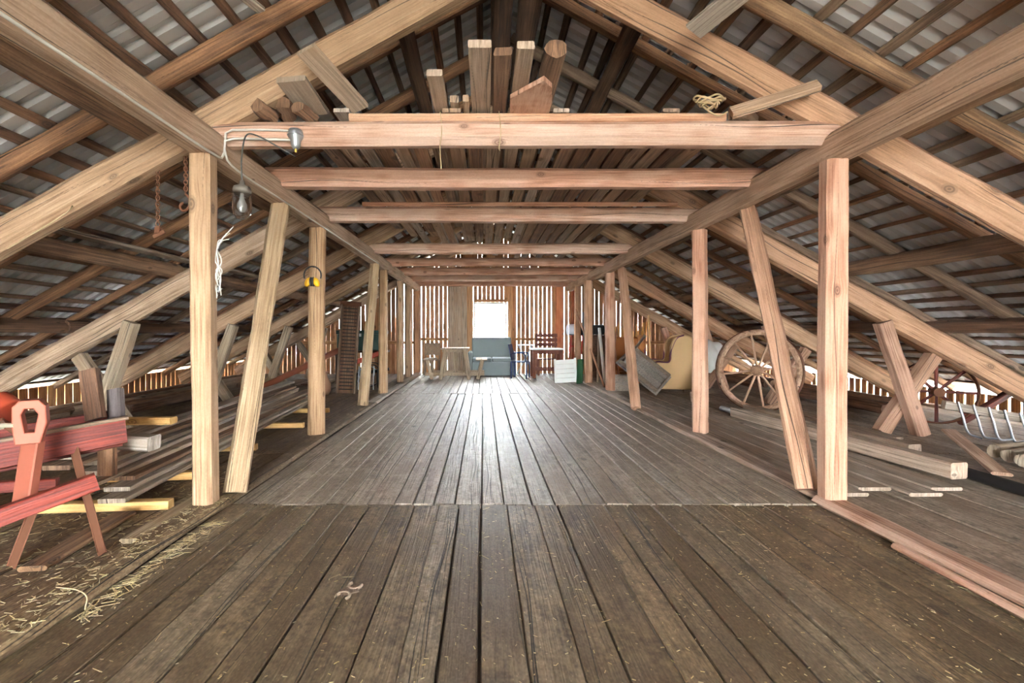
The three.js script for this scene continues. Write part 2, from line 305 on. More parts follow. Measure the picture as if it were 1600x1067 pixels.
// ---------------------------------------------------------------- posts, purlins, tie beams, struts, braces
const postMats = { L: [wood('timber', 0xe8d4ba), wood('timber', 0xe2cbad)], R: [wood('timber', 0xf0d2bc), wood('tie', 0xecd0bc)] };
const POSTS = [   // side, x, d, width, depth, base height, kind
  [-1, -1.865, 3.1, 0.135, 0.13, 0.055, 'square'], [1, 2.42, 3.2, 0.155, 0.135, 0.055, 'square'], [-1, -1.9, 5.25, 0.19, 0.18, 0.04, 'round'], [1, 2.52, 5.35, 0.17, 0.17, 0.04, 'eight-sided'],
  [-1, -1.91, 8.8, 0.15, 0.15, 0.04, 'square'], [1, 2.54, 9.2, 0.16, 0.16, 0.04, 'square'], [-1, -1.93, 10.7, 0.15, 0.15, 0.04, 'round'], [1, 2.42, 10.6, 0.17, 0.16, 0.04, 'square'], [-1, -1.95, 12, 0.15, 0.15, 0.04, 'square'], [1, 2.46, 12, 0.15, 0.15, 0.04, 'square'],
];
const cnt = { '-1': 0, 1: 0 };
for (const [s, x, d, w, h, y0, kind] of POSTS) {
  const k = cnt[s]++;
  beam('roof_post', V(x, y0, -d), V(x + rr(-0.015, 0.015), 2.385, -d), w, h, pick(s < 0 ? postMats.L : postMats.R), { log: kind === 'round', cham: kind === 'square' ? 0.012 : 0.045, wane: 0.6, jit: 0.005, bow: 0.006,
    label: `upright ${kind} timber post, ${ORD[k]} from the camera in the ${SIDE(s)} row`, category: 'post', group: `posts of the ${SIDE(s)} row` });
}
for (const [s, p0, p1, w, k] of [[-1, V(-1.77, 0.05, -3.3), V(-1.88, 2.385, -4.28), 0.15, 0], [1, V(2.37, 0.05, -3.36), V(2.56, 2.385, -4.45), 0.16, 0], [-1, V(-1.9, 0.04, -7.26), V(-1.86, 2.385, -7.94), 0.15, 1], [1, V(2.32, 0.04, -7.0), V(2.62, 2.385, -8.7), 0.15, 1]])
  beam('leaning_brace', p0, p1, w, 0.14, wood('timber', s < 0 ? 0xded2b8 : 0xf0d0bc), { cham: 0.03, wane: 1, jit: 0.007, label: `slanting wooden brace ${k ? 'midway down' : 'beside the nearest post of'} the ${SIDE(s)} row, leaning away from the camera`, category: 'brace', group: 'slanting braces under the long beams' });
for (const s of [-1, 1]) {
  const x = s < 0 ? -1.87 : 2.45;
  beam('long_beam', V(x, 2.482, -BACK - 0.02), V(x + (s > 0 ? 0.04 : -0.03), 2.482, -END + 0.06), 0.165, 0.205, wood('timber', s < 0 ? 0xf4e8da : 0xf0dccc), { jit: 0.006, cham: 0.018, wane: 0.5, label: `long hewn beam carried on the ${SIDE(s)} row of posts`, category: 'beam' });
}
const TIES = [3.28, 4.18, 5.47, 7.7, 9.2, 10.6, 11.9, 13.2];
TIES.forEach((d, i) => {
  beam('tie_beam', V(-1.96, 2.595, -d), V(2.56, 2.595 + rr(-0.01, 0.01), -d), 0.15, 0.17, wood('tie', pick([0xfff0e4, 0xffe4d4, 0xf6dac8])), { side: zAxis, jit: 0.005, cham: 0.014, wane: 0.8, log: i === 4, bow: 0.008,
    label: `horizontal tie beam across the hall, ${i === TIES.length - 1 ? 'the farthest, at the boarded end wall' : ORD[i] + ' from the camera'}`, category: 'beam', group: 'tie beams across the hall' });
});
const TR = [3.28, 5.5, 7.7, 9.9, 12.1];
TR.forEach((d, i) => { for (const s of [-1, 1]) {
  const yc = (a) => strutTop(a) - 0.14, off = s * 0.0;
  beam('slanting_strut', V(X(s, 0.06), yc(0.06), -d + off), V(X(s, 6.75), yc(6.75), -d + off), 0.17, 0.235, wood('timber', s < 0 ? pick([0xfff2e2, 0xf0dcc4]) : pick([0xffe8d0, 0xf6d8c0])), { side: zAxis, jit: 0.008, cham: 0.02, wane: 1, step: 0.3, bow: 0.01,
    label: `heavy slanting timber from the ridge down to the ${SIDE(s)} eaves, ${ORD[i]} from the camera`, category: 'strut', group: `slanting timbers on the ${SIDE(s)}` });
  if (!i) continue;
  beam('strut_prop', V(X(s, 4.42), strutBot(4.42) - 0.02, -d + 0.07), V(X(s, 4.87), -0.01, -d + 0.07), 0.13, 0.15, wood(s < 0 ? 'grey' : 'timber', s < 0 ? 0xf4ead8 : 0xe8ccc0), { side: zAxis, cham: 0.015, label: `prop leaning outwards under the ${ORD[i]} slanting timber on the ${SIDE(s)}`, category: 'prop', group: 'crossed props under the slanting timbers' });
  beam('strut_prop', V(X(s, 5.16), strutBot(5.16) - 0.02, -d - 0.07), V(X(s, 4.52), -0.01, -d - 0.07), 0.13, 0.15, wood(s < 0 ? 'grey' : 'timber', s < 0 ? 0xe8dcc8 : 0xe0c4b4), { side: zAxis, cham: 0.015, label: `prop leaning inwards under the ${ORD[i]} slanting timber on the ${SIDE(s)}`, category: 'prop', group: 'crossed props under the slanting timbers' });
} });
beam('lath', V(-0.94, 2.708, -3.235), V(1.7, 2.708, -3.235), 0.035, 0.055, wood('tie', 0xffe6cc), { side: zAxis, jit: 0.002, label: 'pale sawn lath lying along the nearest tie beam', category: 'lath' });
beam('lath', V(-1.42, 2.705, -5.42), V(2.28, 2.705, -5.42), 0.04, 0.05, wood('tie', 0xffe0c8), { side: zAxis, jit: 0.002, label: 'long lath lying along the third tie beam', category: 'lath' });

// ---------------------------------------------------------------- timber stored on the tie beams
const LY = 2.774;
const stored = [   // x, width, thickness, near depth, far depth, layer height, kind, label
  [-0.02, 0.13, 0.045, 2.55, 7.4, LY, 'grey', 'tall sawn plank end standing highest left of the bark slabs'], [-0.3, 0.095, 0.04, 2.83, 8, LY, 'grey', 'narrow plank whose end sticks out left of the tallest plank end'],
  [0.115, 0.1, 0.045, 2.62, 6.6, LY, 'bark', 'waney slab with bark beside the tallest plank end'], [0.235, 0.1, 0.045, 2.56, 7.9, LY, 'grey', 'pale square plank end between the bark slab and the brown log'],
  [0.42, 0.13, 0.1, 2.64, 6.2, LY, 'barklog', 'round brown log with bark on the stored planks'],
];
for (const [x, w, t, d0, d1, y, k, lab] of stored)
  beam(k === 'barklog' ? 'stored_log' : 'stored_plank', V(x, y + t / 2, -d0), V(x + 0.02, y + t / 2, -d1), w, t, k === 'grey' ? wood('grey', 0xfff0e4) : M.bark, { log: k === 'barklog', jit: k === 'grey' ? 0.003 : 0.008, cham: 0.006, label: lab, category: k === 'barklog' ? 'log' : 'plank', group: 'timber stored on the tie beams' });
const nA = 21;
for (let i = 0; i < nA; i++) {
  const t = i / (nA - 1), x = lerp(-1.3, 1.78, t), w = rr(0.1, 0.135), d0 = i % 5 === 2 ? 3.224 : rr(3.3, 3.8), d1 = rr(6.6, 10.4);
  beam('stored_plank', V(x, 2.753, -d0), V(x - (x - 0.25) * 0.03, 2.753, -d1), w, 0.028, wood(pick(['grey', 'grey', 'timber', 'rough']), pick([0xffffff, 0xf0dcc8, 0xe0c8b4, 0xfff0e0])), { jit: 0.001, cham: 0.004,
    label: `long plank laid on the tie beams, ${i < nA / 2 ? COUNT[i] + ' counted from the left' : COUNT[nA - 1 - i] + ' counted from the right'}`, category: 'plank', group: 'timber stored on the tie beams' });
}
[-1.15, -0.86, -0.6, 0.72, 0.98, 1.26, 1.55].forEach((x, i) => {
  const lean = (x - 0.2) * 0.1;
  beam('stored_beam', V(x + lean, 2.8, -rr(3.4, 4.0)), V(x - lean, 2.8, -rr(6.5, 9)), 0.19, 0.045, wood(pick(['grey', 'timber']), pick([0xffffff, 0xe8d4c0])), { jit: 0.001, cham: 0.005, label: `broad plank in the upper layer above the tie beams, ${i < 3 ? COUNT[i] + ' from the left' : COUNT[6 - i] + ' from the right'}`, category: 'plank', group: 'timber stored on the tie beams' });
});
{
  const single = (name, p0, p1, w, h, m, label, category, o = {}) => beam(name, p0, p1, w, h, m, { jit: 0.003, cham: 0.005, label, category, ...o });
  single('stored_plank', V(-1.13, 3.0, -2.93), V(-0.9, 2.84, -3.38), 0.15, 0.035, wood('grey', 0xfff0e0), 'short board tilted up beside the left slanting timber above the nearest tie beam', 'plank');
  single('stored_plank', V(-1.26, 2.86, -3.02), V(-1.22, 2.8, -3.36), 0.2, 0.04, wood('grey', 0xd8d0c8), 'wide grey board under the tilted short board on the left', 'plank');
  single('stored_plank', V(-0.2, 2.8, -3.16), V(-0.2, 2.8, -4.5), 0.06, 0.05, wood('grey', 0xf4e4d4), 'small batten end peeping over the pale lath', 'plank');
  single('stored_plank', V(-0.12, 2.8, -3.15), V(-0.12, 2.8, -4.4), 0.04, 0.045, wood('timber', 0xfff0e0), 'thinnest stick end peeping over the pale lath', 'plank');
  single('stored_plank', V(1.78, 2.74, -3.22), V(2.02, 2.78, -3.5), 0.12, 0.09, wood('grey', 0xfff0e0), 'notched timber block lying on the right end of the nearest tie beam', 'block');
  single('stored_plank', V(1.72, 2.72, -3.2), V(2.22, 2.83, -3.05), 0.05, 0.09, wood('timber', 0xf0e0d0), 'tapered offcut pointing right on the nearest tie beam', 'block');
  single('high_board', V(1.3, 3.06, -2.85), V(1.8, 3.26, -2.1), 0.15, 0.03, M.whiteWood, 'whitish planed board jutting down at the top right', 'board');
  single('high_board', V(-1.36, 3.17, -2.82), V(-1.62, 3.2, -2.25), 0.07, 0.03, M.whiteWood, 'whitish board end jutting down at the top left', 'board');
  single('high_board', V(-1.2, 3.24, -2.78), V(-1.42, 3.28, -2.25), 0.06, 0.03, M.whiteWood, 'smaller whitish board end beside the one at the top left', 'board');
  // pentagonal offcut leaning on the lath
  const sh = new THREE.Shape(); [[0.18, 3.04], [0.2, 3.42], [0.46, 3.42], [0.46, 3.1], [0.43, 2.9], [0.372, 2.82]].forEach(([x, d], i) => (i ? sh.lineTo(x, d) : sh.moveTo(x, d))); sh.closePath();
  const off = new THREE.Mesh(new THREE.ExtrudeGeometry(sh, { depth: 0.026, bevelEnabled: true, bevelSize: 0.003, bevelThickness: 0.003, bevelSegments: 1 }), wood('tie', 0xf4dccc)); off.name = 'offcut'; off.position.set(0, 2.741, 0); off.rotation.x = -Math.PI / 2; scene.add(off); tag(off, 'pointed board offcut lying on the lath under the brown log', 'offcut');
  // bark pieces and rope
  for (const [x, y, r, rot, which] of [[-1.5, 2.73, 0.05, 0.3, 'leftmost'], [-1.38, 2.74, 0.055, -0.1, 'middle, thickest'], [-1.22, 2.725, 0.045, 0.3, 'rightmost']]) {
    const m = new THREE.Mesh(beamGeo(0.16, r * 2, r * 1.6, { log: true, jit: 0.014, sides: 8, step: 0.05 }), M.bark); m.name = numbered('bark_piece'); m.position.set(x, y, -3.3); m.rotation.set(Math.PI / 2.2, 0, rot); scene.add(m);
    tag(m, `${which} lump of barky firewood on the left end of the nearest tie beam`, 'firewood', 'barky lumps on the nearest tie beam');
  }
  const coil = thing('rope_coil', 'tangle of pale rope draped over the lath near its right end', 'rope', V(1.58, 2.745, -3.22));
  for (let k = 0; k < 5; k++) { const pts = []; for (let i = 0; i < 9; i++) { const t = i / 9 * Math.PI * 2; pts.push(V(Math.cos(t + k) * (0.05 + 0.015 * k), 0.02 + 0.03 * Math.abs(Math.sin(t * 2 + k)) + k * 0.012, Math.sin(t + k) * 0.04)); } part('strand', tube(pts, 0.007, { closed: true, seg: 40 }), M.jute, coil); }
  part('tail', tube([V(0.02, 0.03, 0.03), V(-0.04, -0.02, 0.06), V(0.03, -0.06, 0.06), V(0.1, -0.03, 0.05)], 0.006), M.jute, coil);
  // two strings hanging off the lath
  for (const [x, l] of [[-0.3, 0.33], [0.11, 0.2]]) { const s = new THREE.Mesh(tube([V(x, 2.74, -3.21), V(x + 0.012, 2.6, -3.2), V(x, 2.5 - 0.02, -3.2), V(x + 0.008, 2.66 - l, -3.2)], 0.0035, { seg: 30 }), M.jute); s.name = numbered('hanging_string'); scene.add(s); tag(s, l > 0.3 ? 'longer of two strings hanging from the pale lath' : 'shorter string with a knot hanging from the pale lath', 'string'); }
}
// ---------------------------------------------------------------- cables, lamps, chains
{
  const z = -3.19;
  const c1 = new THREE.Mesh(tube([V(-1.775, 2.37, 2.0), V(-1.775, 2.372, 0), V(-1.778, 2.374, -2.2), V(-1.78, 2.375, -3.0), V(-1.8, 2.42, z), V(-1.78, 2.585, z), V(-1.73, 2.6, z), V(-1.4, 2.598, z), V(-1.28, 2.58, z)], 0.008, { seg: 90 }), M.cable);
  c1.name = 'electric_cable'; scene.add(c1); tag(c1, 'white cable clipped along the left long beam up to the lamp fitting', 'cable');
  const c2 = new THREE.Mesh(tube([V(-1.32, 2.53, z), V(-1.5, 2.535, z), V(-1.76, 2.535, z), V(-1.785, 2.46, z + 0.01), V(-1.785, 2.375, -3.35), V(-1.787, 2.375, -4.4), V(-1.8, 2.378, -8)], 0.008, { seg: 80 }), M.cable);
  c2.name = numbered('electric_cable'); scene.add(c2); tag(c2, 'white cable running from the lamp fitting on down the left long beam', 'cable');
  const f = thing('lamp_fitting', 'grey metal lamp fitting without a globe on the nearest tie beam', 'lamp fitting', V(-1.3, 2.55, z - 0.005));
  part('body', lathe([[0, 0.05], [0.045, 0.05], [0.05, 0.03], [0.05, 0], [0.035, -0.02], [0.03, -0.06], [0.018, -0.08], [0, -0.08]]), M.zinc, f); part('collar', new THREE.TorusGeometry(0.05, 0.006, 8, 24), M.zinc, f, V(0, 0.012, 0), [Math.PI / 2, 0, 0]);
  part('socket_tip', lathe([[0, 0], [0.009, 0], [0.009, -0.02], [0, -0.025]], 10), plain(0xc8a850, 0.4, 0.7), f, V(0, -0.08, 0));
  const p = thing('pendant_lamp', 'hanging jar lamp with a clear glass globe and a white bulb', 'lamp', V(-1.57, 2.13, -3.0));
  part('cord', tube([V(0, 0.05, 0), V(-0.003, 0.2, 0), V(0.0, 0.37, -0.05), V(0.04, 0.4, -0.12), V(0.15, 0.35, -0.17), V(0.28, 0.28, -0.17)], 0.005, { seg: 40 }), M.cord, p);
  part('cap', lathe([[0.008, 0.06], [0.014, 0.055], [0.018, 0.03], [0.05, 0.015], [0.056, -0.005], [0.055, -0.03], [0, -0.03]]), plain(0x6a6258, 0.55, 0.4), p);
  part('globe', lathe([[0.049, -0.03], [0.056, -0.03], [0.058, -0.05], [0.058, -0.13], [0.052, -0.165], [0.032, -0.19], [0, -0.2], [0, -0.196], [0.03, -0.186], [0.048, -0.163], [0.054, -0.13], [0.054, -0.05], [0.049, -0.03]].reverse(), 32), new THREE.MeshPhysicalMaterial({ color: 0xffffff, transmission: 1, roughness: 0.08, thickness: 0.004, ior: 1.5 }), p);
  part('bulb', lathe([[0.012, -0.03], [0.014, -0.06], [0.03, -0.1], [0.03, -0.12], [0.018, -0.145], [0, -0.15]], 20), plain(0xf2f2ee, 0.35), p);
  // chains with hooks from the nearest left strut
  for (const [x, n, hookKind] of [[-2.33, 17, 'block'], [-2.13, 12, 'hook']]) {
    const y0 = strutBot(CX - x) + 0.02, g = thing('hanging_chain', hookKind === 'block' ? 'longer rusty chain with a clamp hanging under the left slanting timber' : 'shorter rusty chain with a curved hook by the nearest left post', 'chain', V(x, y0, -3.3));
    const link = new THREE.TorusGeometry(0.012, 0.0035, 6, 12); link.scale(1, 1.5, 1);
    for (let k = 0; k < n; k++) part('link', link, M.rust, g, V(0, -0.014 - k * 0.0235, 0), [0, (k % 2) * Math.PI / 2 + 0.3, 0]);
    const yb = -0.014 - n * 0.0235;
    if (hookKind === 'block') { part('clamp', merge(moved(box(0.035, 0.05, 0.03), 0, -0.02, 0), moved(box(0.09, 0.03, 0.02), 0.01, -0.05, 0, 0, 0, 0.5)), M.rust, g, V(0, yb, 0)); }
    else part('hook', tube([V(0, 0.01, 0), V(0.03, -0.03, 0), V(0.02, -0.09, 0), V(-0.02, -0.11, 0), V(-0.04, -0.08, 0), V(-0.02, -0.05, 0)], 0.009), M.rust, g, V(0, yb, 0));
  }
  // white twine hank on the nearest left post
  const tw = thing('twine_hank', 'hank of white baling twine tied to the nearest left post', 'twine', V(-1.815, 1.72, -3.14));
  for (let k = 0; k < 9; k++) { const a = rr(0, 6.28), l = rr(0.12, 0.32); part('strand', tube([V(0, 0.05, 0), V(0.01 + 0.02 * Math.cos(a), -0.04, 0.02 * Math.sin(a)), V(0.012 + 0.02 * Math.sin(a), -l * 0.6, 0.02 * Math.cos(a)), V(rr(-0.01, 0.03), -l, rr(-0.01, 0.02))], 0.0035), M.twine, tw); }
  for (let k = 0; k < 6; k++) part('strand', tube([V(0, 0.04, 0), V(rr(0.01, 0.04), 0.1, rr(-0.02, 0.02)), V(rr(0.03, 0.12), rr(0.1, 0.2), rr(-0.03, 0.03))], 0.003), M.twine, tw);
  // ear defenders on the second left post
  const em = thing('ear_defenders', 'yellow ear defenders hung on the second left post', 'ear defenders', V(-1.895, 1.83, -5.135));
  { const pts = []; for (let i = 0; i <= 12; i++) { const t = -0.35 + (Math.PI + 0.7) * i / 12; pts.push(V(Math.cos(t) * 0.095, Math.sin(t) * 0.1, 0.02)); } part('headband', tube(pts, 0.008, { seg: 40 }), M.black, em);
    for (const s of [-1, 1]) { const c = part('ear_cup', new THREE.SphereGeometry(0.045, 18, 12), M.yellow, em, V(s * 0.045, -0.075, 0.03), [0, 0, s * 0.45]); c.scale.set(0.75, 1.25, 0.7); part('cushion', new THREE.TorusGeometry(0.03, 0.011, 8, 18), M.black, em, V(s * 0.012, -0.07, 0.03), [0, Math.PI / 2, 0]).scale.set(1, 1.3, 1); }
    part('nail', new THREE.CylinderGeometry(0.004, 0.004, 0.08, 6), M.iron, em, V(0, 0.095, -0.015), [Math.PI / 2, 0, 0]); }
  // loose twine under the left strut and a plank lying on the purlin log there
  const lt = new THREE.Mesh(tube([V(-3.3, 1.78, -3.2), V(-2.95, 1.95, -3.15), V(-2.86, 2.06, -3.2), V(-2.93, 2.12, -3.26)], 0.005, { seg: 30 }), M.jute); lt.name = 'loose_twine'; scene.add(lt); tag(lt, 'loose end of twine dangling off the nearest left slanting timber', 'twine');
  beam('resting_board', V(-3.62, 2.07, -3.6), V(-3.5, 2.07, -7.4), 0.16, 0.035, wood('grey', 0xf0f0f0), { bow: 0.03, label: 'grey board lying on the middle log under the left roof slope', category: 'board' });
}
// ---------------------------------------------------------------- left side: red machine, timber, crates, junk
{
  const g = thing('farm_machine', 'red painted farm implement on angle-iron legs at the left edge', 'machine', V(0, 0, 0));
  const b = (name, p0, p1, w, h, m, side) => beam(name, p0, p1, w, h, m, { parent: g, side, jit: 0.003, cham: 0.006 });
  b('trough_side', at(197, 672, 2.92), at(-190, 745, 2.25), 0.03, 0.16, M.red, V(0.55, 0, 0.83)); b('trough_side', at(190, 656, 3.22), at(-190, 720, 2.55), 0.03, 0.16, M.red, V(0.55, 0, 0.83));
  b('trough_floor', at(190, 690, 3.05), at(-190, 770, 2.4), 0.28, 0.02, M.redDark, V(0.3, 0, 1));
  b('trough_rim', at(200, 652, 2.92), at(-190, 722, 2.25), 0.06, 0.02, wood('rough'), V(0.55, 0, 0.83));
  b('upright', at(52, 690, 2.47), at(36, 790, 2.4), 0.09, 0.05, plain(0x96523e, 0.55, 0.3)); b('cross_bar', at(152, 752, 2.52), at(-120, 852, 2.1), 0.06, 0.09, M.red, V(0.7, 0, 0.7));
  b('cross_bar', at(90, 755, 2.95), at(-60, 765, 2.8), 0.05, 0.07, M.red, V(0, 0, 1)); b('cross_bar', at(30, 690, 2.6), at(-80, 745, 2.4), 0.03, 0.05, M.red, V(0, 0, 1));
  for (const [p0, p1] of [[at(108, 672, 2.8), at(160, 866, 2.5)], [at(60, 780, 2.42), at(18, 886, 2.36)]]) { b('leg', p0, p1, 0.055, 0.008, M.rust, V(1, 0, 0.2)); b('leg', p0.clone().add(V(-0.025, 0, -0.025)), p1.clone().add(V(-0.025, 0, -0.025)), 0.008, 0.05, M.rust, V(1, 0, 0.2)); }
  b('support_block', at(140, 578, 3.05), at(150, 655, 3.0), 0.11, 0.06, wood('rough', 0xd0b8a8)); b('support_block', at(180, 608, 3.15), at(182, 660, 3.1), 0.09, 0.05, wood('grey', 0x9a96a0)); b('support_block', at(168, 690, 3.0), at(168, 742, 3.0), 0.1, 0.05, wood('rough', 0xffe0c0));
  const br = at(48, 655, 2.45), shp = new THREE.Shape(); shp.moveTo(-0.05, -0.12); shp.lineTo(0.04, -0.12); shp.lineTo(0.065, -0.02); shp.lineTo(0.06, 0.07); shp.lineTo(0.035, 0.1); shp.lineTo(-0.035, 0.1); shp.lineTo(-0.06, 0.07); shp.lineTo(-0.06, -0.03); shp.lineTo(-0.05, -0.12);
  const hl = new THREE.Path(); hl.moveTo(-0.02, -0.07); hl.lineTo(0.025, -0.07); hl.lineTo(0.04, 0.03); hl.lineTo(0.02, 0.065); hl.lineTo(-0.02, 0.065); hl.lineTo(-0.035, 0.03); hl.lineTo(-0.02, -0.07); shp.holes.push(hl);
  part('bracket', moved(new THREE.ExtrudeGeometry(shp, { depth: 0.07, bevelEnabled: true, bevelSize: 0.006, bevelThickness: 0.006, bevelSegments: 2 }), 0, 0, -0.035), plain(0x9a4e38, 0.55, 0.3), g, br, [0, 0.6, 0]);
  const bolt = part('bolt', merge(moved(new THREE.CylinderGeometry(0.012, 0.012, 0.09, 12), 0, 0, 0, 0, 0, Math.PI / 2), moved(new THREE.CylinderGeometry(0.026, 0.026, 0.012, 6), -0.03, 0, 0, 0, 0, Math.PI / 2)), plain(0xc8c0a8, 0.4, 0.6), g, br.clone().add(V(-0.07, -0.02, 0.06)));
  part('drum', lathe([[0, -0.05], [0.11, -0.05], [0.125, -0.035], [0.125, 0.035], [0.11, 0.05], [0, 0.05]], 30), M.orangeRed, g, at(-14, 648, 2.42), [0.2, 0, Math.PI / 2 - 0.7]);
  part('drum_shaft', new THREE.CylinderGeometry(0.018, 0.018, 0.3, 12), M.rust, g, at(-14, 648, 2.42), [0.2, 0, Math.PI / 2 - 0.7]);
  // long boards stacked beyond it
  const bt = [['grey', 0xe8e0d4], ['grey', 0xfff8f0], ['rough', 0xffe8d0], ['grey', 0xf0e0d0], ['whiteish', 0], ['grey', 0xd8ccbc], ['rough', 0xfff0e0], ['whiteish', 0]];
  const look = ['lowest', 'second lowest', 'brown third', 'fourth', 'white edged middle', 'upper grey', 'upper brown', 'topmost white edged'];
  bt.forEach(([k, c], i) => beam('long_board', V(-2.42 - i * 0.06, 0.1 + i * 0.036, -3.0 - (i % 3) * 0.12), V(-2.86 - i * 0.05 + rr(-0.1, 0.1), 0.1 + i * 0.036, -7.2 - rr(0, 0.8)), 0.17, 0.03, k === 'whiteish' ? wood('grey', 0xfffaf4) : wood(k, c), { jit: 0.002, cham: 0.004, label: `${look[i]} board of the long stack on the left floor`, category: 'board', group: 'long boards stacked on the left' }));
  [[3.05, -3.05, -2.12], [3.7, -3.0, -2.2], [4.6, -3.1, -2.3], [5.7, -3.3, -2.25], [6.8, -3.4, -2.3]].forEach(([d, x0, x1], i) => beam('bearer_stick', V(x0, 0.035, -d), V(x1, 0.035, -d - 0.08), 0.07, 0.06, wood('pine', 0xf4e2c0), { side: zAxis, jit: 0.001, cham: 0.004, label: `yellow pine bearer under the long stack, ${ORD[i]} to the camera`, category: 'stick', group: 'yellow bearers under the left stack' }));
  beam('short_block', V(-2.32, 0.42, -3.25), V(-2.62, 0.42, -3.3), 0.11, 0.1, wood('grey', 0xffffff), { side: zAxis, label: 'whitish block end on top of the long stack', category: 'block' });
  beam('short_block', V(-2.35, 0.53, -3.5), V(-3.0, 0.53, -3.45), 0.1, 0.05, wood('pine', 0xf0dcb8), { side: zAxis, label: 'yellow pine offcut above the whitish block', category: 'block' });
  beam('short_plank', V(-2.25, 0.02, -2.3), V(-2.32, 0.03, -2.98), 0.14, 0.028, wood('rough', 0xffe8c8), { label: 'loose brown plank on the left floor between the machine legs', category: 'plank' });
  beam('short_plank', V(-2.0, 0.02, -2.6), V(-2.02, 0.03, -3.3), 0.1, 0.028, wood('grey', 0xe8dcc0), { label: 'loose grey plank on the left floor next to the kerb', category: 'plank' });
  for (let k = 0; k < 4; k++) beam('yellow_batten', V(-3.7, 0.03 + 0.045 * k, -2.62), V(-2.95 - 0.05 * k, 0.03 + 0.045 * k, -2.74), 0.09, 0.04, wood('pine', pick([0xfff0d8, 0xf0e0c0])), { side: zAxis, label: `yellow batten in the small pile behind the machine, ${['bottom', 'second', 'third', 'top'][k]} one`, category: 'batten', group: 'small pile of yellow battens' });
  // crates
  const crate = (pos, turn, label, w = 0.55, h = 0.3, d = 0.4) => { const c = thing('wooden_crate', label, 'crate', pos, turn, 'slatted crates on the left floor'), m = wood('grey', 0xd8ccaa);
    for (const s of [-1, 1]) { for (let k = 0; k < 3; k++) { part('slat', box(w, h / 3 - 0.015, 0.014, 0.002), m, c, V(0, h / 6 + k * h / 3, s * d / 2)); part('slat', box(0.014, h / 3 - 0.015, d, 0.002), m, c, V(s * w / 2, h / 6 + k * h / 3, 0)); } for (const t of [-1, 1]) part('corner_post', box(0.035, h + 0.06, 0.035, 0.003), m, c, V(s * (w / 2 - 0.025), (h + 0.06) / 2, t * (d / 2 - 0.025))); }
    part('bottom', box(w, 0.012, d, 0.002), m, c, V(0, 0.01, 0)); };
  crate(V(-3.95, 0, -8.3), 0.2, 'front slatted crate beside the second left post'); crate(V(-4.3, 0, -8.9), -0.1, 'slatted crate standing behind the front crate');
  // old chain conveyor standing upright
  const cv = thing('chain_conveyor', 'upright wooden conveyor board with an iron cleat chain', 'conveyor', V(-2.72, 0, -9.1), 0.25); cv.rotation.z = -0.06;
  part('board', beamGeo(1.75, 0.34, 0.05, { cham: 0.006 }), wood('rough', 0xe8d4c0), cv); for (const s of [-1, 1]) part('side_rail', beamGeo(1.75, 0.035, 0.09, {}), wood('rough'), cv, V(s * 0.17, 0, 0.03));
  for (let k = 0; k < 24; k++) { part('cleat', box(0.26, 0.018, 0.035, 0.003), M.darkIron, cv, V(0, 0.08 + k * 0.069, 0.055)); for (const s of [-1, 1]) part('chain_link', new THREE.TorusGeometry(0.022, 0.006, 5, 10), M.rust, cv, V(s * 0.1, 0.115 + k * 0.069, 0.06)); }
  part('top_roller', new THREE.CylinderGeometry(0.05, 0.05, 0.4, 16), M.rust, cv, V(0, 1.76, 0.03), [0, 0, Math.PI / 2]);
  const jar = new THREE.Mesh(lathe([[0, 0], [0.11, 0], [0.15, 0.08], [0.15, 0.2], [0.09, 0.34], [0.08, 0.4], [0.1, 0.44], [0.085, 0.44], [0.06, 0.38], [0, 0.1]], 28), M.clay); jar.name = 'clay_jar'; jar.position.set(-3.08, 0, -8.85); scene.add(jar); tag(jar, 'narrow-necked clay jar between the second left post and the conveyor', 'jar');
  // trestle bench with dark green chest
  const bench = thing('trestle_bench', 'dark wooden trestle bench behind the left posts', 'bench', V(-2.9, 0, -10.9)); part('top', box(1.3, 0.05, 0.5), wood('rough', 0xb0a090), bench, V(0, 0.75, 0)); for (const x of [-0.5, 0.5]) for (const z of [-0.18, 0.18]) part('leg', beamGeo(0.74, 0.07, 0.07, {}), wood('rough', 0xa09080), bench, V(x, 0, z)); part('rail', box(1.1, 0.07, 0.04), wood('rough'), bench, V(0, 0.3, 0.18));
  const chest = thing('green_chest', 'dark green metal chest on the trestle bench', 'chest', V(-2.85, 0.775, -10.9)); part('body', box(1.1, 0.38, 0.42, 0.02), M.darkGreen, chest, V(0, 0.19, 0)); part('lid', box(1.13, 0.09, 0.45, 0.02), M.darkGreen, chest, V(0, 0.425, 0)); part('latch', box(0.05, 0.07, 0.02), M.zinc, chest, V(0, 0.36, 0.225));
  for (let k = 0; k < 4; k++) { const r = rr(0.22, 0.32), h = new THREE.Mesh(new THREE.TorusGeometry(r, 0.011, 6, 36, k % 2 ? Math.PI * 2 : 4.6), k % 2 ? M.iron : M.steel); h.name = numbered('iron_hoop'); h.position.set(-2.5, r + 0.005, -9.98 - k * 0.15); h.rotation.set(0, 0.4, k); scene.add(h); tag(h, `iron hoop standing behind the left posts, ${ORD[k]} of the row from the camera`, 'hoop', 'iron hoops behind the left posts'); }
  beam('red_pole', V(-3.9, 0.1, -7.0), V(-2.75, 0.95, -9.6), 0.11, 0.11, plain(0x82492f, 0.8), { log: true, label: 'reddish pole leaning low behind the left brace', category: 'pole' });
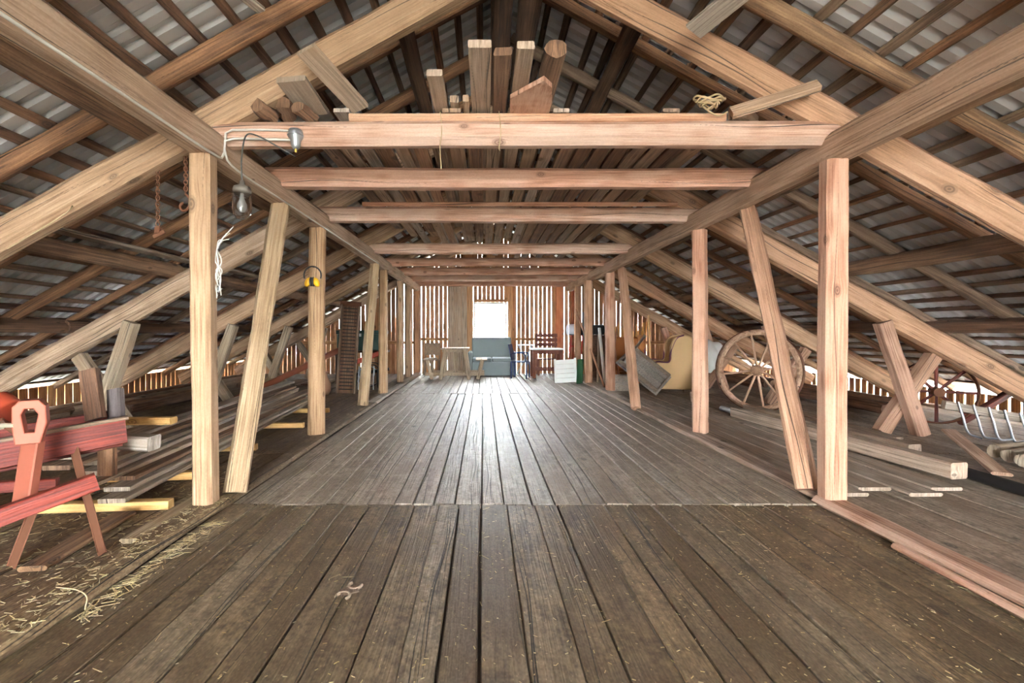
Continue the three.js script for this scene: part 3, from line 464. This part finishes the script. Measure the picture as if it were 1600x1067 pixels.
  const mower = thing('mower_frame', 'dark iron implement with an orange guard behind the conveyor', 'machine', V(-2.45, 0, -9.6)); part('guard', beamGeo(0.6, 0.1, 0.03, {}), M.orangeRed, mower, V(-0.25, 0.55, 0.15), [0, 0, -1.2]); part('axle', beamGeo(0.8, 0.06, 0.06, { log: true }), M.iron, mower, V(-0.3, 0.3, 0), [0, 0, -1.4]); for (const x of [-0.25, 0.3]) part('wheel', new THREE.TorusGeometry(0.22, 0.025, 8, 30), M.iron, mower, V(x, 0.25, 0), [0, Math.PI / 2, 0]); for (let k = 0; k < 5; k++) part('tine', tube([V(-0.2 + k * 0.1, 0.3, 0.05), V(-0.18 + k * 0.1, 0.5, 0.2), V(-0.15 + k * 0.1, 0.4, 0.35), V(-0.15 + k * 0.1, 0.05, 0.38)], 0.01), M.steel, mower);
  for (let k = 0; k < 9; k++) { const d = 3.6 + Math.floor(k / 4) * 3 + (k % 4) * 0.2, x = -5.1 - (k % 4) * 0.27; beam('eaves_log', V(x, 0.09, -d), V(x, 0.09, -d - rr(2.0, 2.6)), rr(0.1, 0.17), rr(0.1, 0.16), wood('rough', pick([0xffffff, 0xd8c4b4, 0xf0d8c0])), { log: true, jit: 0.01, label: `rough dark log lying low under the left eaves, ${ORD[k]} from the camera`, category: 'log', group: 'logs under the left eaves' }); }
}
// ---------------------------------------------------------------- scrap boards lying outside the props on both sides
for (const s of [-1, 1]) for (let k = 0; k < 9; k++) {
  const a = 3.3 + (k % 5) * 0.2 + (s > 0 ? 0.7 : 0.5), d = (k < 5 ? 4.9 : 9.9) + (k % 5) * 0.11, y = 0.015 + (k % 2) * 0.03 + (k > 4 ? 0.002 : 0);
  if (s > 0 && k > 1) continue;
  beam('scrap_board', V(X(s, a), y, -d), V(X(s, a + 0.04), y + 0.004, -d - rr(1.4, 1.75)), 0.17, 0.026, wood(pick(['rough', 'grey']), pick([0xe0d0c0, 0xc8b8a8])), { jit: 0.001, cham: 0.004, label: `scrap board lying flat on the ${SIDE(s)} side floor, ${ORD[k]} of its row`, category: 'board', group: `scrap boards on the ${SIDE(s)} floor` });
}
// ---------------------------------------------------------------- right side
{
  const wheelGeo = (R, w, t) => { const g = lathe([[R - t, -w / 2], [R, -w / 2], [R, w / 2], [R - t, w / 2], [R - t, -w / 2]], 48); return moved(g, 0, 0, 0, Math.PI / 2); };
  const cw = thing('cart_wheel', 'large wooden cart wheel with twelve spokes leaning on the right', 'wheel', V(4.2, 0, -7.0), -0.95);
  const inner = new THREE.Group(); 
  part('rim', wheelGeo(0.62, 0.06, 0.075), wood('timber', 0xe8d0c0), cw, V(0, 0.62, 0)); part('tyre', wheelGeo(0.632, 0.065, 0.012), M.rust, cw, V(0, 0.62, 0));
  for (let k = 0; k < 12; k++) { const a = k / 12 * Math.PI * 2 + 0.1; part('spoke', beamGeo(0.52, 0.036, 0.03, { taper: 0.8, jit: 0.001 }), wood('timber', 0xf0d8c8), cw, V(Math.sin(a) * -0.05, 0.62 + Math.cos(a) * 0.05, 0), [0, 0, a]); }
  part('hub', moved(lathe([[0, -0.12], [0.05, -0.12], [0.06, -0.06], [0.085, -0.03], [0.085, 0.03], [0.06, 0.06], [0.05, 0.12], [0, 0.12]], 20), 0, 0, 0, Math.PI / 2), wood('timber', 0xd8bca8), cw, V(0, 0.62, 0)); cw.rotation.x = -0.1;
  const rk = thing('hay_rake', 'old hay rake with an iron wheel and curved tines under the right slanting timber', 'rake', V(0, 0, 0));
  const iw = new THREE.Group(); iw.name = 'wheel'; iw.position.set(5.95, 0, -6.05); iw.rotation.y = -0.45; rk.add(iw);
  part('rim', wheelGeo(0.42, 0.05, 0.02), M.rust, iw, V(0, 0.42, 0)); for (let k = 0; k < 8; k++) { const a = k / 8 * Math.PI * 2; part('spoke', beamGeo(0.36, 0.035, 0.02, {}), M.redDark, iw, V(-Math.sin(a) * 0.04, 0.42 + Math.cos(a) * 0.04, 0), [0, 0, a]); } part('hub', moved(new THREE.CylinderGeometry(0.06, 0.06, 0.2, 16), 0, 0, 0, Math.PI / 2), M.rust, iw, V(0, 0.42, 0));
  const q0 = at(1474, 632, 5.3), q1 = at(1630, 660, 5.1); beam('bar', q0, q1, 0.07, 0.1, wood('grey', 0xe8e4e0), { parent: rk, side: zAxis }); for (let k = 0; k < 6; k++) { const c = q0.clone().lerp(q1, (k + 0.7) / 6.5); part('tine', tube([c.clone().add(V(0, 0.06, 0.05)), c.clone().add(V(0.02, -0.1, 0.08)), c.clone().add(V(0.06, -0.28, 0.1)), V(c.x + 0.16, 0.02, c.z + 0.15)], 0.012), M.steel, rk); }
  beam('draft_pole', at(1500, 660, 5.95), at(1600, 600, 5.95), 0.08, 0.08, M.redDark, { parent: rk });
  beam('square_timber', V(3.74, 0.11, -3.62), V(3.45, 0.11, -6.3), 0.15, 0.13, wood('grey', 0xfff0e4), { label: 'squared timber with a fresh sawn end on the right floor', category: 'timber' });
  beam('square_timber', V(4.12, 0.07, -4.4), V(3.9, 0.07, -6.8), 0.14, 0.12, wood('grey', 0xe8d8cc), { label: 'shorter squared timber behind the freshly sawn one', category: 'timber' });
  beam('dark_pipe', V(3.93, 0.045, -2.9), V(4.0, 0.045, -4.25), 0.09, 0.09, M.darkIron, { log: true, jit: 0, label: 'dark iron pipe lying on the right floor', category: 'pipe' });
  beam('grey_pipe', V(3.72, 0.045, -5.75), V(3.62, 0.045, -7.0), 0.08, 0.08, M.zinc, { log: true, jit: 0, label: 'grey metal pipe behind the right brace', category: 'pipe' });
  for (let k = 0; k < 4; k++) beam('loose_board', V(2.68 + k * 0.27, 0.018, -3.35 - (k % 2) * 0.12), V(2.66 + k * 0.26, 0.018, -7.2 + k * 0.3), 0.25, 0.026, wood('grey', pick([0xfff8f0, 0xf0e8e0])), { jit: 0.003, label: `wide loose board on the right floor, ${['first', 'second', 'third', 'fourth'][k]} out from the kerb`, category: 'board', group: 'wide loose boards on the right floor' });
  beam('broken_lath', V(2.26, 0.018, -1.4), V(2.28, 0.018, -2.55), 0.045, 0.035, wood('tie', 0xe8d0c0), { jit: 0.005, label: 'broken lath lying along the inside of the right kerb', category: 'lath' });
  beam('tilted_board', V(4.28, 0.03, -3.8), V(4.75, 0.2, -4.7), 0.13, 0.028, wood('timber', 0xf0dcd0), { side: V(0.85, 0, 0.5), label: 'narrow board sloping up to the right behind the pipe', category: 'board' });
  for (let k = 0; k < 3; k++) beam('birch_log', V(4.75 + k * 0.05, 0.07, -4.05 - k * 0.16), V(5.25 + k * 0.05, 0.07, -4.2 - k * 0.16), 0.12, 0.12, M.birch, { log: true, jit: 0.006, label: `short pale log at the right edge, ${['front', 'middle', 'rear'][k]} one of three`, category: 'log', group: 'birch logs at the right edge' });
  for (let k = 0; k < 8; k++) { const d = 6.6 + Math.floor(k / 4) * 3 + (k % 4) * 0.2, x = 5.75 + (k % 4) * 0.27; beam('eaves_log', V(x, 0.09, -d), V(x, 0.09, -d - rr(2.0, 2.6)), rr(0.1, 0.16), rr(0.1, 0.15), wood('rough', pick([0xffe8d8, 0xd8c0b4, 0xf0d0c0])), { log: true, jit: 0.01, label: `rough log lying low under the right eaves, ${ORD[k]} from the camera`, category: 'log', group: 'logs under the right eaves' }); }
  // armchairs
  const chair = (pos, turn, label, outer, inner, trim) => { const c = thing('armchair', label, 'armchair', pos, turn); // faces +z
    part('base', box(0.74, 0.26, 0.72, 0.04), outer, c, V(0, 0.2, 0)); part('seat_cushion', box(0.56, 0.16, 0.6, 0.06), inner, c, V(0, 0.4, 0.05));
    part('backrest', box(0.6, 0.75, 0.16, 0.07), inner, c, V(0, 0.72, -0.28), [-0.15, 0, 0]);
    const sh = new THREE.Shape(); sh.moveTo(-0.4, 0.1); sh.lineTo(0.38, 0.1); sh.lineTo(0.38, 0.5); sh.quadraticCurveTo(0.36, 0.6, 0.24, 0.58); sh.lineTo(0.02, 0.58); sh.quadraticCurveTo(-0.08, 0.62, -0.04, 0.8); sh.quadraticCurveTo(-0.02, 1.05, -0.18, 1.1); sh.quadraticCurveTo(-0.4, 1.14, -0.42, 1.0); sh.lineTo(-0.4, 0.1);
    for (const s of [-1, 1]) { const w = part('wing_side', moved(new THREE.ExtrudeGeometry(sh, { depth: 0.09, bevelEnabled: true, bevelSize: 0.03, bevelThickness: 0.03, bevelSegments: 3 }), -0.045, 0, 0, 0, -Math.PI / 2, 0), outer, c, V(s * 0.34 + 0.09, 0, 0));
      if (trim) part('piping', tube([V(s * 0.4, 0.5, 0.38), V(s * 0.4, 0.61, 0.24), V(s * 0.4, 0.61, 0.02), V(s * 0.4, 0.8, -0.02), V(s * 0.4, 1.06, -0.12), V(s * 0.4, 1.14, -0.26)], 0.018), trim, c); }
    for (const x of [-0.3, 0.3]) for (const z of [-0.28, 0.28]) part('leg', lathe([[0, 0.09], [0.03, 0.09], [0.018, 0], [0, 0]], 10), wood('rough'), c, V(x, 0, z)); };
  chair(V(3.78, 0, -9.5), -1.8, 'beige wing armchair with dark piping, seen from its side', M.beige, M.orangeCloth, M.purple); chair(V(3.3, 0, -10.6), -0.25, 'orange-brown armchair behind the overturned tabletop', M.orangeCloth, M.orangeCloth, M.purple);
  // overturned table
  { const A = V(2.5, 0.62, -8.75), B = V(2.94, 0.92, -9.05), C = V(3.62, 0.3, -8.85), D = V(3.12, 0.08, -8.35);
    const tb = thing('overturned_table', 'grey board tabletop tipped askew in front of the armchairs', 'table', A.clone().add(B).add(C).add(D).multiplyScalar(0.25));
    const u = C.clone().add(D).sub(A).sub(B).multiplyScalar(0.5), v = B.clone().add(C).sub(A).sub(D).multiplyScalar(0.5), L = u.length(), Wd = v.length(); u.normalize(); const nrm = v.clone().normalize().cross(u).normalize(), vv = u.clone().cross(nrm);
    tb.quaternion.setFromRotationMatrix(new THREE.Matrix4().makeBasis(u, nrm, vv));
    for (let k = 0; k < 4; k++) part('plank', box(L, 0.03, Wd / 4 - 0.006, 0.004), wood('grey', pick([0xe0e4e8, 0xccd4d8])), tb, V(0, 0, (k - 1.5) * Wd / 4));
    for (const s of [-1, 1]) { part('apron', box(L * 0.9, 0.08, 0.025), wood('grey', 0xc8c0b8), tb, V(0, -0.055, s * Wd * 0.42)); part('apron', box(0.025, 0.08, Wd * 0.84), wood('grey', 0xc8c0b8), tb, V(s * L * 0.45, -0.055, 0)); part('leg', beamGeo(0.42, 0.05, 0.05, {}), wood('grey', 0xb8b0a8), tb, V(-L * 0.42, -0.46, s * Wd * 0.38)); } }
  // bundle of stakes
  for (let k = 0; k < 14; k++) { const x = 3.35 + (k % 7) * 0.09 + rr(-0.03, 0.03), z = -11.35 - Math.floor(k / 7) * 0.2; beam('wooden_stake', V(x, 0.02, z), V(x + (k % 7 - 3) * 0.05, rr(1.15, 1.5), z - rr(-0.05, 0.05)), 0.04, 0.04, wood('pine', pick([0xf0c890, 0xe0b478, 0xffe0b0])), { jit: 0.001, label: 'yellowish stake standing in the bundle behind the armchairs', category: 'stake', group: 'stakes behind the armchairs' }); }
  beam('pale_pole', V(3.75, 0.02, -10.3), V(3.95, 1.6, -11.0), 0.045, 0.045, wood('pine', 0xfff0e0), { log: true, label: 'pale pole slanting above the orange armchair', category: 'pole' });
  const sack = new THREE.Mesh(new THREE.SphereGeometry(0.22, 24, 16), M.white); { const p = sack.geometry.attributes.position; for (let i = 0; i < p.count; i++) { const q = 1 + 0.12 * Math.sin(p.getX(i) * 31 + p.getY(i) * 17) + 0.1 * Math.sin(p.getZ(i) * 27); p.setXYZ(i, p.getX(i) * q, p.getY(i) * 1.25 * q, p.getZ(i) * q * 0.8); } sack.geometry.computeVertexNormals(); } sack.name = 'white_sack'; sack.position.set(4.25, 0.76, -8.62); scene.add(sack); tag(sack, 'crumpled white sack on the leaning board beside the right eight-sided post', 'sack');
  beam('broad_board', V(3.62, 0.02, -8.0), V(4.1, 0.5, -8.45), 0.4, 0.04, wood('grey', 0xd8c8bc), { side: V(0.6, 0, -0.7), label: 'broad board leaning behind the right eight-sided post', category: 'board' });
  // tools and rods between the far right posts
  const tools = [['rake_handle', V(2.62, 0.02, -9.95), V(2.25, 1.75, -11.2), 0.045, wood('timber', 0xe0b8a0), 'long brown handle slanting across the far right posts'], ['grey_rod', V(2.5, 0.02, -11.1), V(2.62, 1.5, -11.4), 0.03, M.steel, 'grey rod leaning between the far right posts'], ['grey_rod', V(2.58, 0.02, -11.05), V(2.66, 1.45, -11.4), 0.03, M.zinc, 'pale grey rod beside the other leaning rod'], ['ski', V(2.55, 0.02, -11.3), V(2.5, 1.7, -11.5), 0.08, M.sofa, 'flat grey ski standing behind the rods'], ['spade_shaft', V(2.95, 0.02, -9.9), V(2.85, 1.6, -10.4), 0.04, wood('timber', 0xd8a890), 'brown shaft standing left of the armchairs'], ['spade_shaft', V(2.75, 0.02, -10.0), V(3.05, 2.1, -10.2), 0.035, wood('timber', 0xe0b8a8), 'tall thin shaft leaning right to the roof'], ['white_lath', V(2.8, 0.02, -10.6), V(2.72, 1.3, -10.8), 0.06, M.white, 'white painted lath among the far right tools'], ['white_lath', V(2.72, 0.02, -10.95), V(2.8, 1.15, -11.15), 0.05, M.pale, 'pale lath crossing the white one among the tools']];
  for (const [n, p0, p1, w, m, label] of tools) beam(n, p0, p1, w, n === 'ski' ? 0.02 : w, m, { log: !/lath|ski/.test(n), jit: 0.001, label, category: 'tool', group: 'tools by the far right posts' });
  const tc = thing('tool_crate', 'low wooden crate at the foot of the far right posts', 'crate', V(2.85, 0, -9.55), 0.1); for (let k = 0; k < 2; k++) { for (const s of [-1, 1]) part('slat', box(0.5, 0.14, 0.02, 0.003), wood('grey'), tc, V(0, 0.08 + k * 0.16, s * 0.18)); for (const s of [-1, 1]) part('slat', box(0.02, 0.14, 0.36, 0.003), wood('grey'), tc, V(s * 0.25, 0.08 + k * 0.16, 0)); } part('bottom', box(0.5, 0.015, 0.36, 0.002), wood('grey'), tc, V(0, 0.012, 0));
  const ht = thing('hand_truck', 'red tubular hand truck leaning by the end wall', 'hand truck', V(2.5, 0, -12.85), 0.2); ht.rotation.z = -0.12; for (const s of [-1, 1]) part('rail', beamGeo(1.15, 0.035, 0.035, { log: true, jit: 0 }), plain(0xc03028, 0.5), ht, V(s * 0.17, 0.03, 0)); for (const y of [0.4, 0.8, 1.14]) part('rung', box(0.36, 0.03, 0.02), plain(0xc03028, 0.5), ht, V(0, y, 0)); part('toe_plate', box(0.4, 0.015, 0.2), plain(0xa02820, 0.5), ht, V(0, 0.03, 0.1)); for (const s of [-1, 1]) part('wheel', new THREE.TorusGeometry(0.08, 0.03, 10, 20), M.black, ht, V(s * 0.23, 0.11, -0.05), [0, Math.PI / 2, 0]);
  for (const [y, w, h, label] of [[0, 0.55, 0.6, 'lower dark wooden box between the far right posts'], [0.602, 0.5, 0.52, 'upper dark wooden box, under the rolled tarpaulin']]) { const bx = thing('wooden_box', label, 'box', V(3.1, y, -12.4)); part('body', box(w, h - 0.04, 0.48, 0.01), wood('rough', 0xb09a88), bx, V(0, h / 2 - 0.02, 0)); part('lid', box(w + 0.02, 0.038, 0.5, 0.006), wood('rough', 0x9a8878), bx, V(0, h - 0.02, 0)); }
  const roll = thing('rolled_tarpaulin', 'black rolled tarpaulin with a pale end on top of the boxes', 'tarpaulin', V(2.75, 1.265, -12.35), 0.1); part('roll', moved(beamGeo(0.95, 0.28, 0.28, { log: true, jit: 0.008 }), -0.47, 0, 0, 0, 0, -Math.PI / 2), M.black, roll); part('end_wrap', moved(beamGeo(0.2, 0.29, 0.29, { log: true, jit: 0.008 }), -0.5, 0, 0, 0, 0, -Math.PI / 2), plain(0xb8bcc4, 0.6), roll);
  // green and white shutters
  const sl = thing('white_shutter', 'white slatted shutter leaning before the far right posts', 'shutter', V(1.95, 0.01, -10.85), -0.35); sl.rotation.x = -0.25; for (let k = 0; k < 5; k++) part('slat', box(0.52, 0.105, 0.02, 0.003), M.white, sl, V(0, 0.06 + k * 0.11, 0)); for (const s of [-1, 1]) part('stile', box(0.05, 0.58, 0.035, 0.004), M.white, sl, V(s * 0.24, 0.29, 0.01));
  for (const [x, z, l] of [[2.2, -10.65, 'green painted board standing right of the white shutter, front one'], [2.27, -10.75, 'green painted board standing right of the white shutter, rear one']]) beam('green_board', V(x, 0.01, z), V(x + 0.06, 0.56, z - 0.16), 0.1, 0.035, M.green, { side: V(0.8, 0, 0.6), jit: 0.001, label: l, category: 'board', group: 'green boards by the shutter' });
}
// ---------------------------------------------------------------- furniture at the far end
{
  const pt = thing('picnic_table', 'wooden picnic table with built-in benches at the far left', 'picnic table', V(-0.72, 0, -12.05)), m = wood('grey', 0xf4ead8);
  for (let k = 0; k < 5; k++) part('table_plank', box(0.135, 0.03, 0.9, 0.005), m, pt, V(-0.29 + k * 0.145, 0.78, 0)); for (const s of [-1, 1]) for (let k = 0; k < 2; k++) part('bench_plank', box(0.14, 0.03, 0.9, 0.005), m, pt, V(s * (0.6 + k * 0.15), 0.5, 0));
  for (const z of [-0.36, 0.36]) { part('cross_bar', box(1.5, 0.08, 0.04), m, pt, V(0, 0.14, z)); part('cross_bar', box(0.64, 0.07, 0.04), m, pt, V(0, 0.73, z)); for (const s of [-1, 1]) { beam('leg', V(s * 0.36, 0, z + 0.05), V(s * 0.24, 0.76, z + 0.05), 0.09, 0.04, m, { parent: pt }); beam('bench_leg', V(s * 0.58, 0, z), V(s * 0.7, 0.49, z), 0.09, 0.04, m, { parent: pt }); } part('strut', beamGeo(0.62, 0.06, 0.035, {}), m, pt, V(0, 0.14, z - 0.04)); }
  const ps = thing('box_chair', 'weathered wooden box seat behind the picnic table', 'seat', V(-1.45, 0, -13.0)); part('backrest', box(0.45, 0.35, 0.04), wood('grey', 0xd8c8b4), ps, V(0, 0.72, -0.16)); part('seat', box(0.45, 0.04, 0.4), wood('grey', 0xd8c8b4), ps, V(0, 0.42, 0)); for (const s of [-1, 1]) part('side', box(0.04, 0.42, 0.4), wood('grey', 0xc8b8a4), ps, V(s * 0.2, 0.21, 0)); for (const s of [-1, 1]) part('back_post', box(0.04, 0.5, 0.04), wood('grey', 0xc8b8a4), ps, V(s * 0.2, 0.65, -0.17));
  const sf = thing('grey_sofa', 'grey two-seat sofa below the bright window', 'sofa', V(0.24, 0, -12.92)); part('base', box(1.1, 0.38, 0.78, 0.03), M.sofa, sf, V(0, 0.2, 0)); part('backrest', box(1.12, 0.75, 0.2, 0.05), M.sofa, sf, V(0, 0.68, -0.28), [-0.08, 0, 0]); for (const s of [-1, 1]) { part('arm', box(0.12, 0.66, 0.8, 0.04), M.sofa, sf, V(s * 0.6, 0.34, 0.0)); part('seat_cushion', box(0.53, 0.12, 0.66, 0.04), M.sofa, sf, V(s * 0.27, 0.44, 0.05)); }
  const wt = thing('white_topped_table', 'table with a white top and brown painted legs on the right', 'table', V(1.68, 0, -12.3)); part('top', box(0.85, 0.035, 0.7, 0.008), M.white, wt, V(0, 0.755, 0)); for (const x of [-0.35, 0.35]) for (const z of [-0.28, 0.28]) part('leg', box(0.08, 0.74, 0.07, 0.006), M.brownPaint, wt, V(x, 0.37, z)); for (const z of [-0.28, 0.28]) { part('apron', box(0.68, 0.1, 0.03), M.brownPaint, wt, V(0, 0.68, z)); part('stretcher', box(0.68, 0.06, 0.04), M.brownPaint, wt, V(0, 0.22, z)); }
  const bc = thing('plastic_chair', 'dark blue plastic chair left of the white-topped table', 'chair', V(0.97, 0, -12.1), 1.3); part('seat', box(0.44, 0.03, 0.42, 0.012), M.blue, bc, V(0, 0.43, 0)); part('backrest', box(0.44, 0.42, 0.025, 0.012), M.blue, bc, V(0, 0.68, -0.23), [-0.2, 0, 0]); for (const x of [-0.19, 0.19]) for (const z of [-0.17, 0.18]) part('leg', beamGeo(0.43, 0.045, 0.04, { jit: 0 }), M.blue, bc, V(x * 1.1, 0, z * 1.15)); for (const s of [-1, 1]) part('armrest', tube([V(s * 0.22, 0.43, 0.18), V(s * 0.24, 0.64, 0.16), V(s * 0.24, 0.66, -0.1), V(s * 0.22, 0.62, -0.22)], 0.016), M.blue, bc);
  const bs = thing('slatted_bench', 'red-brown slatted bench with a tall back against the end wall', 'bench', V(1.8, 0, -13.0)); for (let k = 0; k < 4; k++) part('back_slat', box(0.62, 0.1, 0.025, 0.005), M.brownPaint, bs, V(0, 0.72 + k * 0.13, -0.12)); for (let k = 0; k < 3; k++) part('seat_slat', box(0.62, 0.025, 0.11, 0.004), M.brownPaint, bs, V(0, 0.45, -0.02 + k * 0.12)); for (const s of [-1, 1]) { part('back_post', box(0.05, 1.15, 0.05), M.brownPaint, bs, V(s * 0.26, 0.575, -0.14)); part('leg', box(0.05, 0.44, 0.05), M.brownPaint, bs, V(s * 0.26, 0.22, 0.22)); }
  const ft = thing('folding_table', 'thin white folding table between the sofa and the blue chair', 'table', V(1.2, 0, -13.1)); part('top', box(0.5, 0.03, 0.35, 0.006), M.white, ft, V(0, 0.84, 0)); for (const s of [-1, 1]) { beam('leg', V(s * 0.25, 0, 0.1), V(s * -0.2, 0.83, 0.1), 0.022, 0.022, M.zinc, { parent: ft, log: true, jit: 0 }); beam('leg', V(s * 0.25, 0, -0.1), V(s * -0.2, 0.83, -0.1), 0.022, 0.022, M.zinc, { parent: ft, log: true, jit: 0 }); }
}
// ---------------------------------------------------------------- small things on the floor, straw
{
  const h = thing('trapdoor_pull', 'S-shaped pale metal handle let into a floor plank', 'handle', V(-0.62, 0.006, -2.13), 0.5);
  part('loop', new THREE.TorusGeometry(0.03, 0.007, 8, 20, 4.2), M.pale, h, V(0.035, 0, -0.03), [Math.PI / 2, 0, 0.3]); part('loop', new THREE.TorusGeometry(0.03, 0.007, 8, 20, 4.2), M.pale, h, V(-0.035, 0, 0.03), [Math.PI / 2, 0, 3.4]); part('plate', box(0.08, 0.006, 0.06, 0.002), wood('rough'), h, V(0, 0, 0));
  const tw = new THREE.Mesh(tube([V(-1.9, 0.066, -2.05), V(-1.78, 0.07, -2.02), V(-1.72, 0.05, -2.0), V(-1.7, 0.012, -1.97), V(-1.64, 0.008, -1.96)], 0.0025, { seg: 24 }), M.jute); tw.name = 'kerb_twine'; scene.add(tw); tag(tw, 'bit of pale twine tied over the left kerb beam', 'twine');
  const N = 3000, im = new THREE.InstancedMesh(new THREE.BoxGeometry(1, 0.0014, 0.0022), M.straw, N), o = new THREE.Object3D();
  for (let i = 0; i < N; i++) {
    const u = rnd(); let x, z, y = 0.004, len = rr(0.004, 0.018);
    if (u < 0.62) { x = rr(-1.7, 2.3); z = -rr(1.2, 5) ; if (rnd() < 0.4) z = -rr(1.3, 3.2); if (rnd() < 0.03) len = rr(0.03, 0.06); }
    else if (u < 0.7) { const t = rnd(); x = -1.7 + Math.abs(rr(-1, 1) * rr(0, 0.12)); z = -rr(1.9, 2.9); len = rr(0.03, 0.09); y = 0.006 + rnd() * 0.018; }
    else if (u < 0.8) { x = rr(-1.93, -1.75); z = -rr(1.5, 3.2); y = 0.064; len = rr(0.01, 0.05); }
    else { x = rr(-3, -1.96); z = -rr(2, 4); y = 0.002; len = rr(0.01, 0.06); }
    o.position.set(x, y, z); o.rotation.set(0, rr(0, 6.28), rr(-0.06, 0.06)); o.scale.set(len, 1, rr(0.7, 1.6)); o.updateMatrix(); im.setMatrixAt(i, o.matrix);
    im.setColorAt(i, new THREE.Color().setHSL(0.11 + rr(-0.015, 0.015), rr(0.25, 0.42), rr(0.28, 0.5)));
  }
  im.name = 'straw'; im.userData.kind = 'stuff'; im.userData.label = 'scattered bits of yellow straw and chaff on the floor boards'; im.userData.category = 'straw'; im.castShadow = im.receiveShadow = true; scene.add(im);
}
renderer.render(scene, camera);
